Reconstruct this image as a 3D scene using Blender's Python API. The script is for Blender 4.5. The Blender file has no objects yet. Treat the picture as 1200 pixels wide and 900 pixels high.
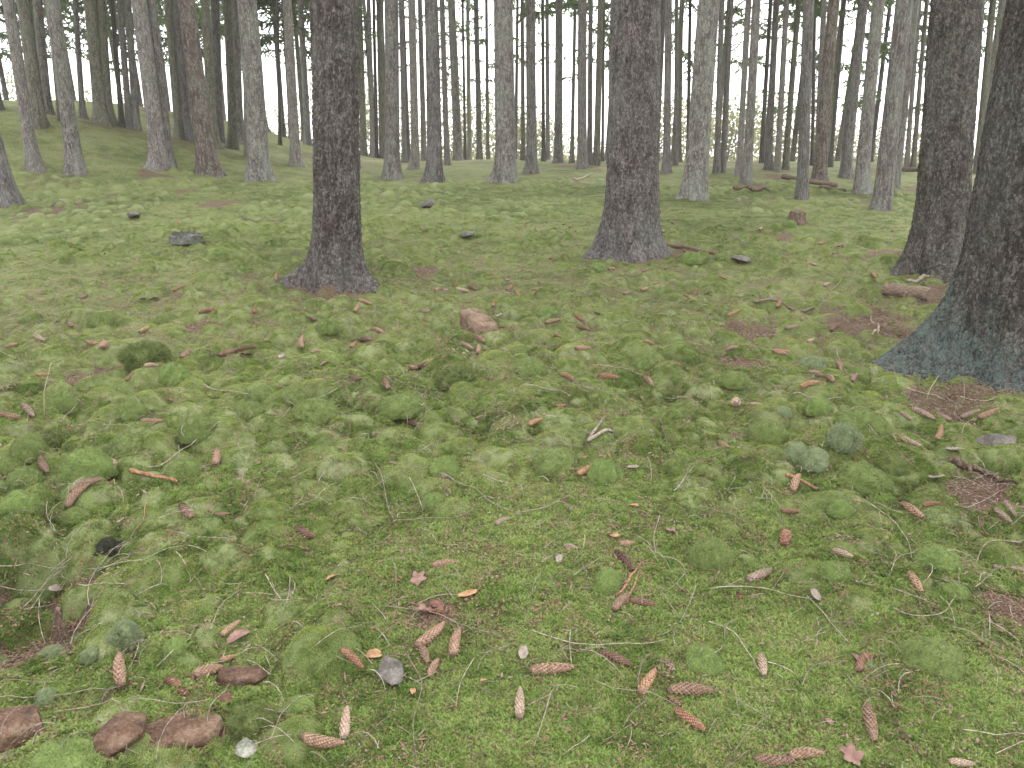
import bpy, math, random
import numpy as np
from mathutils import Vector, Matrix, Quaternion

R = math.radians
rng = np.random.default_rng(7)
random.seed(7)
sc = bpy.context.scene
COL = sc.collection

# ------------------------------------------------------------------ camera
FPX, PITCH, CAM_Z = 867.0, R(17.5), 1.6          # focal length in pixels of a 1200 px wide photograph
cam_d = bpy.data.cameras.new('camera')
cam_d.sensor_width = 36.0
cam_d.lens = FPX / 1200.0 * 36.0
cam_d.clip_start = 0.05
cam_d.clip_end = 1500
cam = bpy.data.objects.new('camera', cam_d)
cam.location = (0, 0, CAM_Z)
cam.rotation_euler = (R(90) - PITCH, 0, 0)
COL.objects.link(cam)
sc.camera = cam

# ------------------------------------------------------------------ world, sun, exposure
SUN_EL, SUN_ROT = R(42), R(25)
w = bpy.data.worlds.new('World')
sc.world = w
w.use_nodes = True
nt = w.node_tree
nt.nodes.clear()
out = nt.nodes.new('ShaderNodeOutputWorld')
bg = nt.nodes.new('ShaderNodeBackground')
sky = nt.nodes.new('ShaderNodeTexSky')
sky.sky_type = 'NISHITA'
sky.sun_disc = False
sky.sun_elevation = SUN_EL
sky.sun_rotation = SUN_ROT
sky.dust_density = 3.0
hs = nt.nodes.new('ShaderNodeHueSaturation')      # overcast: the cloud takes the blue out of the sky
hs.inputs['Saturation'].default_value = 0.12
mixw = nt.nodes.new('ShaderNodeMix')
mixw.data_type = 'RGBA'
mixw.inputs['Factor'].default_value = 0.65
mixw.inputs['B'].default_value = (9.5, 9.3, 9.7, 1)
nt.links.new(sky.outputs[0], hs.inputs['Color'])
nt.links.new(hs.outputs[0], mixw.inputs['A'])
nt.links.new(mixw.outputs['Result'], bg.inputs['Color'])
bg.inputs['Strength'].default_value = 0.1
nt.links.new(bg.outputs[0], out.inputs['Surface'])

sun_d = bpy.data.lights.new('sun', 'SUN')
sun_d.energy = 1.5
sun_d.angle = R(35)
sun_d.color = (1.0, 0.96, 0.9)
sun = bpy.data.objects.new('sun', sun_d)
sv = Vector((math.sin(SUN_ROT) * math.cos(SUN_EL), math.cos(SUN_ROT) * math.cos(SUN_EL), math.sin(SUN_EL)))
sun.rotation_euler = sv.to_track_quat('Z', 'Y').to_euler()
sun.location = (0, 0, 40)
COL.objects.link(sun)

sc.view_settings.view_transform = 'Standard'
sc.view_settings.look = 'None'
sc.view_settings.gamma = 1.0
sc.view_settings.exposure = 2.25
sc.cycles.max_bounces = 6
sc.cycles.diffuse_bounces = 4
sc.cycles.transparent_max_bounces = 8
sc.cycles.volume_bounces = 1

# ------------------------------------------------------------------ noise (numpy)
_T = np.random.default_rng(3).random((256, 256))


def vnoise(x, y):
    xi = np.floor(x).astype(np.int64); yi = np.floor(y).astype(np.int64)
    fx = x - xi; fy = y - yi
    fx = fx * fx * fx * (fx * (fx * 6 - 15) + 10); fy = fy * fy * fy * (fy * (fy * 6 - 15) + 10)
    a = _T[xi & 255, yi & 255]; b = _T[(xi + 1) & 255, yi & 255]
    c = _T[xi & 255, (yi + 1) & 255]; d = _T[(xi + 1) & 255, (yi + 1) & 255]
    return (a * (1 - fx) + b * fx) * (1 - fy) + (c * (1 - fx) + d * fx) * fy - 0.5


def fbm(x, y, n=3):
    s = 0; a = 1.0
    for i in range(n):
        s = s + a * vnoise(x + 17.3 * i, y - 9.1 * i); x = x * 2.03; y = y * 2.03; a *= 0.5
    return s


def S(t):
    t = np.clip(t, 0, 1)
    return t * t * (3 - 2 * t)


def worley(u, v, ncu):
    """cells of size 1 in u (periodic with ncu) and v; returns F1, F2-F1, random id"""
    ui = np.floor(u).astype(int); vi = np.floor(v).astype(int)
    f1 = np.full(u.shape, 9.0); f2 = np.full(u.shape, 9.0); idv = np.zeros(u.shape)
    for du in (-1, 0, 1):
        for dv in (-1, 0, 1):
            cu = ui + du; cv = vi + dv
            h1 = _T[(cu % ncu) & 255, cv & 255]; h2 = _T[(cv * 7 + 13) & 255, (cu % ncu) & 255]
            d = np.hypot(cu + h1 - u, cv + h2 - v)
            m = d < f1
            f2 = np.where(m, f1, np.minimum(f2, d))
            idv = np.where(m, _T[(cu % ncu * 3 + 5) & 255, (cv * 5 + 1) & 255], idv)
            f1 = np.where(m, d, f1)
    return f1, f2 - f1, idv


# ------------------------------------------------------------------ terrain
def terrain(x, y):
    d = np.hypot(x, y)
    yy = np.clip(y, -6, None)
    z = 0.055 * (27 - np.logaddexp(0, (27 - yy) / 2.5) * 2.5) + 0.055 * 0 - 0.11
    z = z + 1.9 * S((-x - 4) / 10) * S((d - 14) / 9)
    z = z - 0.075 * np.logaddexp(0, (np.clip(d, 0, 75) - 31) / 2.0) * 2.0
    z = z + 0.10 * fbm(x / 3.1 + 5, y / 3.1, 2) * S((d - 1) / 4) + 0.035 * fbm(x / 0.8, y / 0.8 + 40, 2)
    z = z + 0.9 * S((d - 90) / 200) * fbm(x / 60, y / 60, 2)
    return z


TH = np.concatenate([np.linspace(-math.pi, -0.84, 46)[:-1], np.linspace(-0.84, 0.84, 760), np.linspace(0.84, math.pi, 46)[1:]])
RR = np.concatenate([np.geomspace(0.15, 1.3, 26)[:-1], np.geomspace(1.3, 30, 880)[:-1], np.geomspace(30, 600, 60)])
TT, RG = np.meshgrid(TH, RR)                       # rows = radius
GX = RG * np.sin(TT); GY = RG * np.cos(TT)
BASE = terrain(GX, GY)
GZ = BASE.copy()
LIT = np.zeros_like(GZ)                            # bare needle litter 0..1
CUSH = np.zeros_like(GZ)                           # cushion moss 0..1
CID = np.zeros_like(GZ)                            # which cushion (random tint)


def interp(A, x, y):
    x = np.asarray(x, float); y = np.asarray(y, float)
    r = np.clip(np.hypot(x, y), RR[0], RR[-1] * .999); t = np.arctan2(x, y)
    i = np.clip(np.searchsorted(RR, r) - 1, 0, len(RR) - 2); j = np.clip(np.searchsorted(TH, t) - 1, 0, len(TH) - 2)
    fr = (r - RR[i]) / (RR[i + 1] - RR[i]); ft = (t - TH[j]) / (TH[j + 1] - TH[j])
    return (A[i, j] * (1 - ft) + A[i, j + 1] * ft) * (1 - fr) + (A[i + 1, j] * (1 - ft) + A[i + 1, j + 1] * ft) * fr


def ray(px, py):
    u = (px - 600) / FPX; v = (450 - py) / FPX
    cp, sp = math.cos(PITCH), math.sin(PITCH)
    return np.array([u, cp + v * sp, v * cp - sp])


def hit(px, py, A=None, dmax=34.0):
    """the place on the ground that is seen at photograph pixel (px, py)"""
    A = GZ if A is None else A
    d = ray(px, py); d = d / math.hypot(d[0], d[1])
    t = np.geomspace(0.8, dmax, 900)
    z = CAM_Z + t * d[2]
    below = z < interp(A, t * d[0], t * d[1])
    k = int(np.argmax(below)) if below.any() else -1
    tt = t[k]
    return np.array([tt * d[0], tt * d[1], float(interp(A, tt * d[0], tt * d[1]))])


def window(x, y, rad):
    r = math.hypot(x, y); t = math.atan2(x, y)
    i0, i1 = np.searchsorted(RR, [max(r - rad, .1), r + rad])
    dt = min(rad / max(r, .2), 3.0)
    j0, j1 = np.searchsorted(TH, [t - dt, t + dt])
    return slice(i0, i1 + 1), slice(j0, j1 + 1)


WX = GX + 0.035 * fbm(GX * 9, GY * 9, 2); WY = GY + 0.035 * fbm(GX * 9 + 50, GY * 9 + 30, 2)


def dome(x, y, a, b, rot, h, tint, litter=0.0, cush=1.0, power=0.6):
    sl = window(x, y, max(a, b) * 1.25)
    dx = WX[sl] - x; dy = WY[sl] - y
    c, s = math.cos(rot), math.sin(rot)
    q = ((c * dx + s * dy) / a) ** 2 + ((-s * dx + c * dy) / b) ** 2
    p = np.clip(1 - q, 0, 1) ** power * h
    cur = GZ[sl]; base = BASE[sl]
    new = base + p
    m = new > cur
    GZ[sl] = np.where(m, new * .85 + np.maximum(cur, base) * .15, cur)
    k = np.clip((1 - q) * 2.5, 0, 1) * cush
    CUSH[sl] = np.where(m, np.maximum(k, CUSH[sl] * .4), CUSH[sl])
    CID[sl] = np.where(m & (k > .02), tint, CID[sl])


def patch(px, py, rad, amt=1.0, sink=0.0, ry=None, at=None):
    p = at if at is not None else hit(px, py, BASE)
    ry = ry or rad
    sl = window(p[0], p[1], max(rad, ry) * 1.6)
    q = ((WX[sl] - p[0]) / rad) ** 2 + ((WY[sl] - p[1]) / ry) ** 2
    n = 0.7 * fbm(GX[sl] * 7, GY[sl] * 7, 3)
    k = S(1.35 - q + n)
    LIT[sl] = np.maximum(LIT[sl], k * amt)
    GZ[sl] -= sink * S(1.3 - q)
    BASE[sl] -= sink * S(1.3 - q)


# small relief of the carpet, litter and cushions
LIT += S((fbm(GX / 1.3 + 3, GY / 1.3, 4) + 0.02 - 0.36) * 5) * .8
far_l = S((RG - 13) / 9)
LIT = np.clip(LIT + far_l * S((fbm(GX / 1.6, GY / 1.1 + 9, 4) - .10) * 3) * .5, 0, 1)
# deep hollow at the left edge, soil patches and the littered places by the big roots
for a in [(24, 740, .24, 1.1, .12), (45, 685, .27, 1.0, .06), (12, 700, .2, .95, .09), (128, 640, .05, .5, .05),
          (1120, 485, .32, .9, .0), (1160, 575, .25, .9, .01), (1000, 372, .5, .9, .02), (1040, 395, .3, .8, .0), (945, 390, .5, .6, 0),
          (190, 352, .22, .6, 0), (160, 362, .15, .6, 0), (238, 384, .18, .9, 0), (1150, 465, .3, .6, 0), (1190, 720, .12, .9, 0),
          (1120, 830, .16, .7, 0), (740, 306, .3, .7, 0), (800, 298, .3, .7, 0), (395, 343, .3, .7, 0), (500, 590, .1, .7, 0),
          (1000, 300, .5, .6, 0), (60, 215, .6, .5, 0), (1080, 480, .3, .6, 0), (260, 505, .25, .4, 0), (110, 410, .4, .5, 0),
          (1030, 300, .4, .9, 0), (1090, 345, .4, .9, 0), (500, 722, .1, .7, 0), (280, 640, .12, .5, 0), (560, 400, .12, .8, 0)]:
    patch(*a[:3], amt=a[3], sink=a[4])
for px, py, rad, h, pw in [(1000, 530, .34, .14, .8), (75, 900, .16, .10, .8), (1010, 700, .25, .06, .8), (300, 830, .09, .05, .8),
                           (170, 412, .30, .12, .7), (535, 440, .20, .10, .6), (210, 580, .3, .06, .8), (1000, 480, .2, .05, .7),
                           (1120, 800, .3, .06, .9), (620, 470, .5, .05, .9), (330, 470, .5, .06, .9), (1050, 620, .3, .04, .8)]:
    p = hit(px, py, BASE)
    dome(p[0], p[1], rad, rad * .8, 0.3, h, rng.random(), cush=.35, power=pw)
q_ = hit(1000, 390, BASE)
dome(q_[0], q_[1], .55, .12, .12, .07, .5, cush=0, power=.9)
BASE2 = BASE
nd = 0
crow = np.random.default_rng(21)
while nd < 12500:
    t = crow.uniform(-.85, .85); r = math.sqrt(crow.uniform(1.3 ** 2, 19 ** 2))
    if crow.random() < .35: r = crow.uniform(1.4, 7)
    x, y = r * math.sin(t), r * math.cos(t)
    dens = 0.55 + 1.6 * float(fbm(np.array(x / 1.9 + 11), np.array(y / 1.9), 2)) + (.18 if x < -.2 * y else 0) + (.25 if 3.2 < r < 11 else 0)
    if crow.random() > dens: nd += 1; continue
    near = r < 3.4
    a = crow.gamma(4, .0145) + .022 if not near else crow.gamma(4, .012) + .02
    a = min(a, .19)
    b = a * crow.uniform(.6, 1)
    h = min(a, b) * crow.uniform(.5, 1.0) * (.7 if near else 1) * (1.15 if x < -.15 * y else 1)
    if float(interp(LIT, x, y)) > .7 and crow.random() < .7: nd += 1; continue
    dome(x, y, a, b, crow.uniform(0, 3.14), h, crow.random(), cush=crow.choice([1, 1, .8, .4]))
    nd += 1
LIT = np.where(CUSH > .15, LIT * .25, LIT)
for a in [(1110, 478, .26), (1150, 470, .24), (1000, 388, .30), (1050, 392, .28), (1080, 352, .25), (738, 308, .22), (395, 350, .2), (238, 384, .12), (1155, 565, .16), (880, 392, .22)]:
    patch(*a, amt=.75)
GZ += 0.010 * fbm(GX / .09, GY / .09, 3) * S((26 - RG) / 8) * (1 - .75 * CUSH) + 0.02 * fbm(GX / .3, GY / .3 + 7, 2) * S((26 - RG) / 8)


# ------------------------------------------------------------------ material helpers
class N:
    def __init__(s, name, rough=0.85):
        s.m = bpy.data.materials.new(name); s.m.use_nodes = True
        s.t = s.m.node_tree; s.b = s.t.nodes['Principled BSDF']; s.b.inputs['Roughness'].default_value = rough
        s.b.inputs['Specular IOR Level'].default_value = 0.25

    def n(s, kind, **kw):
        k = s.t.nodes.new(kind)
        for a, v in kw.items():
            if a in k.inputs: k.inputs[a].default_value = v
            else: setattr(k, a, v)
        return k

    def l(s, a, b): s.t.links.new(a, b)

    def coord(s, kind='Object', scale=(1, 1, 1)):
        if kind == 'World':
            o = s.n('ShaderNodeNewGeometry').outputs['Position']
        else:
            o = s.n('ShaderNodeTexCoord').outputs[kind]
        if tuple(scale) == (1, 1, 1): return o
        mp = s.n('ShaderNodeMapping'); mp.inputs['Scale'].default_value = scale
        s.l(o, mp.inputs['Vector']); return mp.outputs[0]

    def noise(s, vec, scale, detail=4, rough=.55, dist=0):
        k = s.n('ShaderNodeTexNoise'); k.inputs['Scale'].default_value = scale; k.inputs['Detail'].default_value = detail
        k.inputs['Roughness'].default_value = rough; k.inputs['Distortion'].default_value = dist
        s.l(vec, k.inputs['Vector']); return k.outputs['Fac']

    def voro(s, vec, scale, feature='F1', outn='Distance', rnd=1.0):
        k = s.n('ShaderNodeTexVoronoi'); k.feature = feature; k.inputs['Scale'].default_value = scale
        k.inputs['Randomness'].default_value = rnd
        s.l(vec, k.inputs['Vector']); return k.outputs[outn]

    def ramp(s, fac, stops):
        k = s.n('ShaderNodeValToRGB'); s.l(fac, k.inputs[0])
        e = k.color_ramp.elements
        while len(e) < len(stops): e.new(0.5)
        for i, (p, c) in enumerate(stops):
            e[i].position = p; e[i].color = (c, c, c, 1) if isinstance(c, (int, float)) else (*c, 1)
        return k.outputs[0]

    def mix(s, f, a, b, mode='MIX'):
        k = s.n('ShaderNodeMix'); k.data_type = 'RGBA'; k.blend_type = mode
        for val, sock in ((f, 'Factor'), (a, 'A'), (b, 'B')):
            if isinstance(val, (int, float)): k.inputs[sock].default_value = val if sock == 'Factor' else (val,) * 3 + (1,)
            elif isinstance(val, tuple): k.inputs[sock].default_value = (*val, 1)
            else: s.l(val, k.inputs[sock])
        return k.outputs['Result']

    def math(s, op, a, b=0.0, clamp=False):
        k = s.n('ShaderNodeMath'); k.operation = op; k.use_clamp = clamp
        for i, v in enumerate((a, b)):
            if isinstance(v, (int, float)): k.inputs[i].default_value = v
            else: s.l(v, k.inputs[i])
        return k.outputs[0]

    def attr(s, name, kind='GEOMETRY'):
        k = s.n('ShaderNodeAttribute'); k.attribute_name = name; k.attribute_type = kind; return k.outputs['Fac']

    def rnd(s): return s.n('ShaderNodeObjectInfo').outputs['Random']

    def base(s, c): s.l(c, s.b.inputs['Base Color'])

    def bump(s, h, strength=.5, dist=.01, prev=None):
        k = s.n('ShaderNodeBump'); k.inputs['Strength'].default_value = strength; k.inputs['Distance'].default_value = dist
        s.l(h, k.inputs['Height'])
        if prev is not None: s.l(prev, k.inputs['Normal'])
        return k.outputs[0]

    def normal(s, n_): s.l(n_, s.b.inputs['Normal'])


GREENS = dict(dark=(.048, .070, .018), mid=(.110, .140, .043), light=(.18, .212, .080), yel=(.215, .232, .095), soil=(.042, .027, .017),
              needle=(.165, .115, .080), pale=(.30, .245, .18))


def moss_colour(s, fine=True):
    """colour of the moss carpet, from world position: the same for the ground and for the shoots standing on it"""
    wv = s.coord('World')
    big = s.noise(wv, .55, 4); mid = s.noise(wv, 3.7, 4); sm = s.noise(wv, 22, 4, .65)
    k = s.math('ADD', s.math('MULTIPLY', big, .45), s.math('ADD', s.math('MULTIPLY', mid, .35), s.math('MULTIPLY', sm, .45)))
    c = s.ramp(k, [(.46, GREENS['dark']), (.58, GREENS['mid']), (.68, GREENS['light']), (.82, GREENS['yel'])])
    return c, wv, big, mid, sm


# ground
g = N('moss_ground', .95)
c, wv, big, mid, sm = moss_colour(g)
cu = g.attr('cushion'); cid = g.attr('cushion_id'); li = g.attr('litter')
c = g.mix(g.math('MULTIPLY', g.math('SUBTRACT', 1.0, cu), .35), c, g.mix(1.0, c, (.70, .64, .58), 'MULTIPLY'))  # browner moss between cushions; also darkens the crevices in colour, as shade would
cushc = g.ramp(cid, [(0, (.10, .135, .04)), (.35, (.14, .18, .058)), (.7, (.18, .215, .09)), (1, (.225, .25, .125))])
c = g.mix(g.math('MULTIPLY', cu, .75), c, cushc)
fine = g.noise(wv, 130, 3, .7)
c = g.mix(g.ramp(fine, [(.35, .5), (.62, 0)]), c, g.mix(.5, c, (.02, .03, .008)))
fleck = g.noise(wv, 75, 3, .75)
brown = g.math('MULTIPLY', g.ramp(fleck, [(.56, 0), (.66, .8)]), g.ramp(mid, [(.38, .1), (.62, 1)]))
brown = g.math('MULTIPLY', brown, g.math('SUBTRACT', 1.1, g.math('MULTIPLY', cu, .9)))
c = g.mix(brown, c, (.20, .125, .07))
ln = g.noise(g.coord('World', (1, 1, .3)), 60, 4, .8, 1.5)
litc = g.ramp(ln, [(.32, GREENS['soil']), (.5, (.10, .066, .044)), (.6, GREENS['needle']), (.75, GREENS['pale'])])
lf = g.math('ADD', g.math('MULTIPLY', li, 1.5), g.math('MULTIPLY', g.math('SUBTRACT', g.noise(wv, 20, 6, .8), .5), 2.4))
lf = g.ramp(g.math('SUBTRACT', lf, .5), [(.0, 0), (.6, .95)])
lf = g.math('MULTIPLY', lf, g.ramp(li, [(.05, 0), (.3, 1)]))
c = g.mix(lf, c, litc)
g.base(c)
b1 = g.bump(g.noise(wv, 45, 5, .7), .6, .02)
b2 = g.bump(fine, .9, .008, b1)
g.normal(b2)
M_GROUND = g.m


def link(o, parent=None):
    COL.objects.link(o)
    if parent is not None: o.parent = parent
    return o


def tag(o, label=None, cat=None, group=None, kind=None):
    if label: o['label'] = label
    if cat: o['category'] = cat
    if group: o['group'] = group
    if kind: o['kind'] = kind
    return o


def mesh_from(name, verts, faces, mat=None, smooth=True, attrs=None):
    """verts (n,3) array, faces (m,3|4) array or list of lists"""
    me = bpy.data.meshes.new(name)
    verts = np.asarray(verts, np.float32)
    if isinstance(faces, np.ndarray):
        k = faces.shape[1]; m = faces.shape[0]
        me.vertices.add(len(verts)); me.vertices.foreach_set('co', verts.ravel())
        me.loops.add(m * k); me.loops.foreach_set('vertex_index', faces.astype(np.int32).ravel())
        me.polygons.add(m); me.polygons.foreach_set('loop_start', np.arange(m, dtype=np.int32) * k)
        me.update(calc_edges=True)
    else:
        me.from_pydata([tuple(v) for v in verts.tolist()], [], faces)
        me.update()
    me.validate(verbose=False)
    if smooth: me.polygons.foreach_set('use_smooth', np.ones(len(me.polygons), bool))
    for k_, v_ in (attrs or {}).items():
        a = me.attributes.new(k_, 'FLOAT', 'POINT'); a.data.foreach_set('value', np.asarray(v_, np.float32).ravel())
    if mat is not None: me.materials.append(mat)
    return me


def obj(name, me, parent=None, loc=None):
    o = bpy.data.objects.new(name, me)
    if loc is not None: o.location = loc
    return link(o, parent)


def empty(name, loc=(0, 0, 0)):
    o = bpy.data.objects.new(name, None); o.location = loc; o.empty_display_size = .2
    return link(o)


def grid_faces(nr, nc, wrap=False):
    i = np.arange(nr - 1)[:, None]; ncc = nc if wrap else nc - 1
    j = np.arange(ncc)[None, :]; j2 = (j + 1) % nc
    a = i * nc + j; b = i * nc + j2; c_ = (i + 1) * nc + j2; d = (i + 1) * nc + j
    return np.stack([a, b, c_, d], -1).reshape(-1, 4)


# ---- photographed trees (top x at y=0, base x, base y, width in px, tone, major label)
# tone 0 grey, 1 pale, 2 red-brown dark, 3 greenish, 4 thin dark
T = [
 (10, 40, 200, 15, 1, 'slim pale grey spruce at the left edge, standing on the foot of the mossy bank'),
 (27, 47, 149, 17, 3, 'greenish spruce trunk high on the mossy bank at the far left'),
 (44, 55, 132, 12, 0, None), (-20, -4, 128, 13, 0, None), (62, 89, 204, 19, 0, 'bent grey-brown spruce near the left edge with its base swept to the right'),
 (58, 72, 141, 9, 3, None), (88, 97, 138, 7, 0, None), (106, 119, 144, 17, 3, 'broad greenish spruce trunk standing on the crest of the mossy bank'), (118, 128, 146, 11, 3, None),
 (131, 143, 149, 6, 4, None), (140, 152, 151, 8, 0, None), (150, 160, 152, 9, 0, None), (162, 188, 198, 21, 1, 'palest smooth-barked spruce at the foot of the mossy bank'),
 (177, 198, 196, 14, 0, None), (196, 210, 162, 10, 3, None), (205, 221, 165, 10, 0, None),
 (217, 244, 204, 24, 2, 'rough red-brown spruce with flaking bark left of the thick greenish-grey one'),
 (240, 250, 172, 12, 3, None), (252, 257, 166, 13, 0, None), (266, 274, 174, 12, 3, None), (275, 281, 168, 11, 0, None),
 (289, 305, 209, 28, 0, 'thick greenish-grey spruce midway between the left edge and the dark near trunk'),
 (288, 292, 184, 12, 3, None), (325, 328, 170, 4, 4, None), (336, 347, 194, 13, 1, 'slender straight spruce standing alone just left of the dark near trunk'),
 (352, 361, 170, 9, 0, None), (366, 371, 172, 7, 0, None),
 (421, 426, 180, 9, 3, None), (432, 437, 184, 7, 1, None), (438, 441, 176, 5, 4, None), (444, 448, 178, 9, 3, None),
 (458, 460, 209, 20, 0, 'grey spruce with widening foot, first thick trunk right of the dark near trunk'),
 (470, 474, 191, 7, 1, None), (472, 479, 182, 5, 4, None), (482, 487, 198, 11, 1, None),
 (505, 510, 214, 20, 0, 'sturdy grey spruce with a dark knot low on its trunk'),
 (518, 524, 194, 8, 1, None), (529, 537, 188, 12, 0, None), (542, 545, 182, 4, 4, None), (558, 562, 186, 8, 0, None), (570, 572, 186, 5, 0, None),
 (589, 593, 214, 28, 0, 'thick grey spruce with flared roots in the middle of the stand'),
 (612, 613, 188, 6, 3, None), (622, 623, 203, 14, 0, 'medium grey spruce close on the right of the thick flared one'),
 (636, 637, 189, 5, 4, None), (655, 654, 191, 11, 0, None), (674, 670, 191, 5, 0, None),
 (683, 682, 198, 13, 1, 'pale spruce with spreading root feet left of the big rough foreground trunk'), (692, 691, 193, 7, 0, None), (704, 699, 194, 9, 3, None), (708, 706, 189, 4, 4, None),
 (784, 781, 203, 10, 1, None), (793, 792, 194, 6, 0, None), (799, 796, 190, 5, 3, None), (809, 806, 190, 5, 4, None),
 (831, 814, 233, 30, 0, 'thick grey spruce leaning right, first stout trunk right of the big rough foreground trunk'),
 (846, 840, 203, 8, 0, None), (857, 847, 202, 8, 1, None), (877, 866, 206, 8, 1, None), (887, 875, 216, 12, 0, None), (903, 892, 191, 6, 4, None),
 (910, 900, 199, 9, 0, None), (922, 911, 201, 8, 1, None), (936, 920, 199, 8, 3, None),
 (948, 940, 234, 15, 0, 'grey-brown spruce standing just behind the small cut stump'), (955, 952, 194, 5, 4, None), (966, 957, 205, 8, 1, None),
 (977, 960, 213, 16, 2, None), (990, 973, 196, 5, 4, None), (1012, 990, 209, 14, 0, None), (1030, 1008, 227, 17, 0, 'leaning grey spruce beside the fallen branch on the right'),
 (1060, 1033, 246, 23, 0, 'stout knobbly grey-brown spruce left of the pair of dark right-hand trunks'),
 (1073, 1048, 223, 12, 0, None), (1078, 1062, 199, 6, 1, None), (1086, 1070, 199, 6, 3, None), (1150, 1132, 212, 10, 0, None), (1164, 1145, 203, 9, 3, None),
 (-52, 10, 240, 25, 0, 'strongly leaning dark spruce cut off by the left edge'),
]
SHORT = {0: 'the slim pale left-edge trunk', 1: 'the greenish bank-top trunk', 4: 'the bent grey-brown trunk', 7: 'the broad greenish crest trunk',
         12: 'the palest smooth trunk', 16: 'the red-brown flaking trunk', 21: 'the thick greenish-grey trunk', 24: 'the slender straight trunk',
         31: 'the widening grey trunk', 35: 'the dark-knotted trunk', 41: 'the thick flared middle trunk', 43: 'the medium middle trunk',
         47: 'the pale root-footed trunk', 55: 'the thick right-leaning trunk', 64: 'the trunk behind the stump', 70: 'the leaning branch-side trunk',
         71: 'the stout knobbly trunk'}
for i_, t_ in enumerate(T):
    if (t_[5] is not None) and i_ < len(T) - 1: assert i_ in SHORT, (i_, t_)


def trunk_pose(xt, xb, yb, A=None):
    p = hit(xb, yb, BASE, 34.0)
    d = ray(xt, 0); k = p[1] / d[1]
    top = np.array([d[0] * k, p[1], CAM_Z + d[2] * k])
    return p, top


# spread litter around each trunk foot before the ground is built
POSES = []
for t_ in T:
    p, top = trunk_pose(t_[0], t_[1], t_[2]); POSES.append((p, top))
    patch(0, 0, .33, .5, 0, at=p)
NEAR = [  # top x, base x, base y, width px near y=150, root lobes [(angle from +x, length m, width rad, height)], label
 (391, 395, 338, 51, [(2.8, .60, .30, .36), (-.3, .46, .33, .32), (-1.7, .16, .5, .25), (1.2, .2, .4, .2)], 2,
  'dark scaly spruce trunk with spread roots, standing nearest left of the middle'),
 (746, 738, 299, 57, [(3.0, .22, .5, .5), (-.15, .17, .5, .45), (-1.5, .12, .6, .3), (1.3, .2, .5, .3)], 0,
  'big rough grey spruce trunk with a broad bell-shaped foot, right of the middle'),
 (1124, 1097, 322, 52, [(2.9, .30, .5, .45), (-.2, .3, .5, .45), (-1.6, .2, .5, .3)], 2,
  'dark spruce trunk at the right, behind the one cut off by the frame'),
 (1262, 1184, 440, 128, [(3.08, .95, .25, .58), (-2.05, .2, .4, .3), (-1.2, .2, .5, .3), (.2, .4, .5, .4)], 2,
  'massive dark spruce at the right edge with a blue-green lichen covered root'),
]
NPOSE = []
for n_ in NEAR:
    p, top = trunk_pose(n_[0], n_[1], n_[2]); NPOSE.append((p, top))
    patch(0, 0, .42, .65, 0, at=p)

ver = np.stack([GX.ravel(), GY.ravel(), GZ.ravel()], -1)
fa = grid_faces(len(RR), len(TH))
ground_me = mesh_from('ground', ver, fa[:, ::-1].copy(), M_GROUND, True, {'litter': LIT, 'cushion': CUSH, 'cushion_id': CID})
ground = obj('ground', ground_me)
# closing cap under the camera's feet
cap_n = len(TH)
tag(ground, kind='structure', label='mossy forest floor rising to a low bank on the left')
print('ground normal up:', ground_me.polygons[40000].normal.z)


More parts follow.
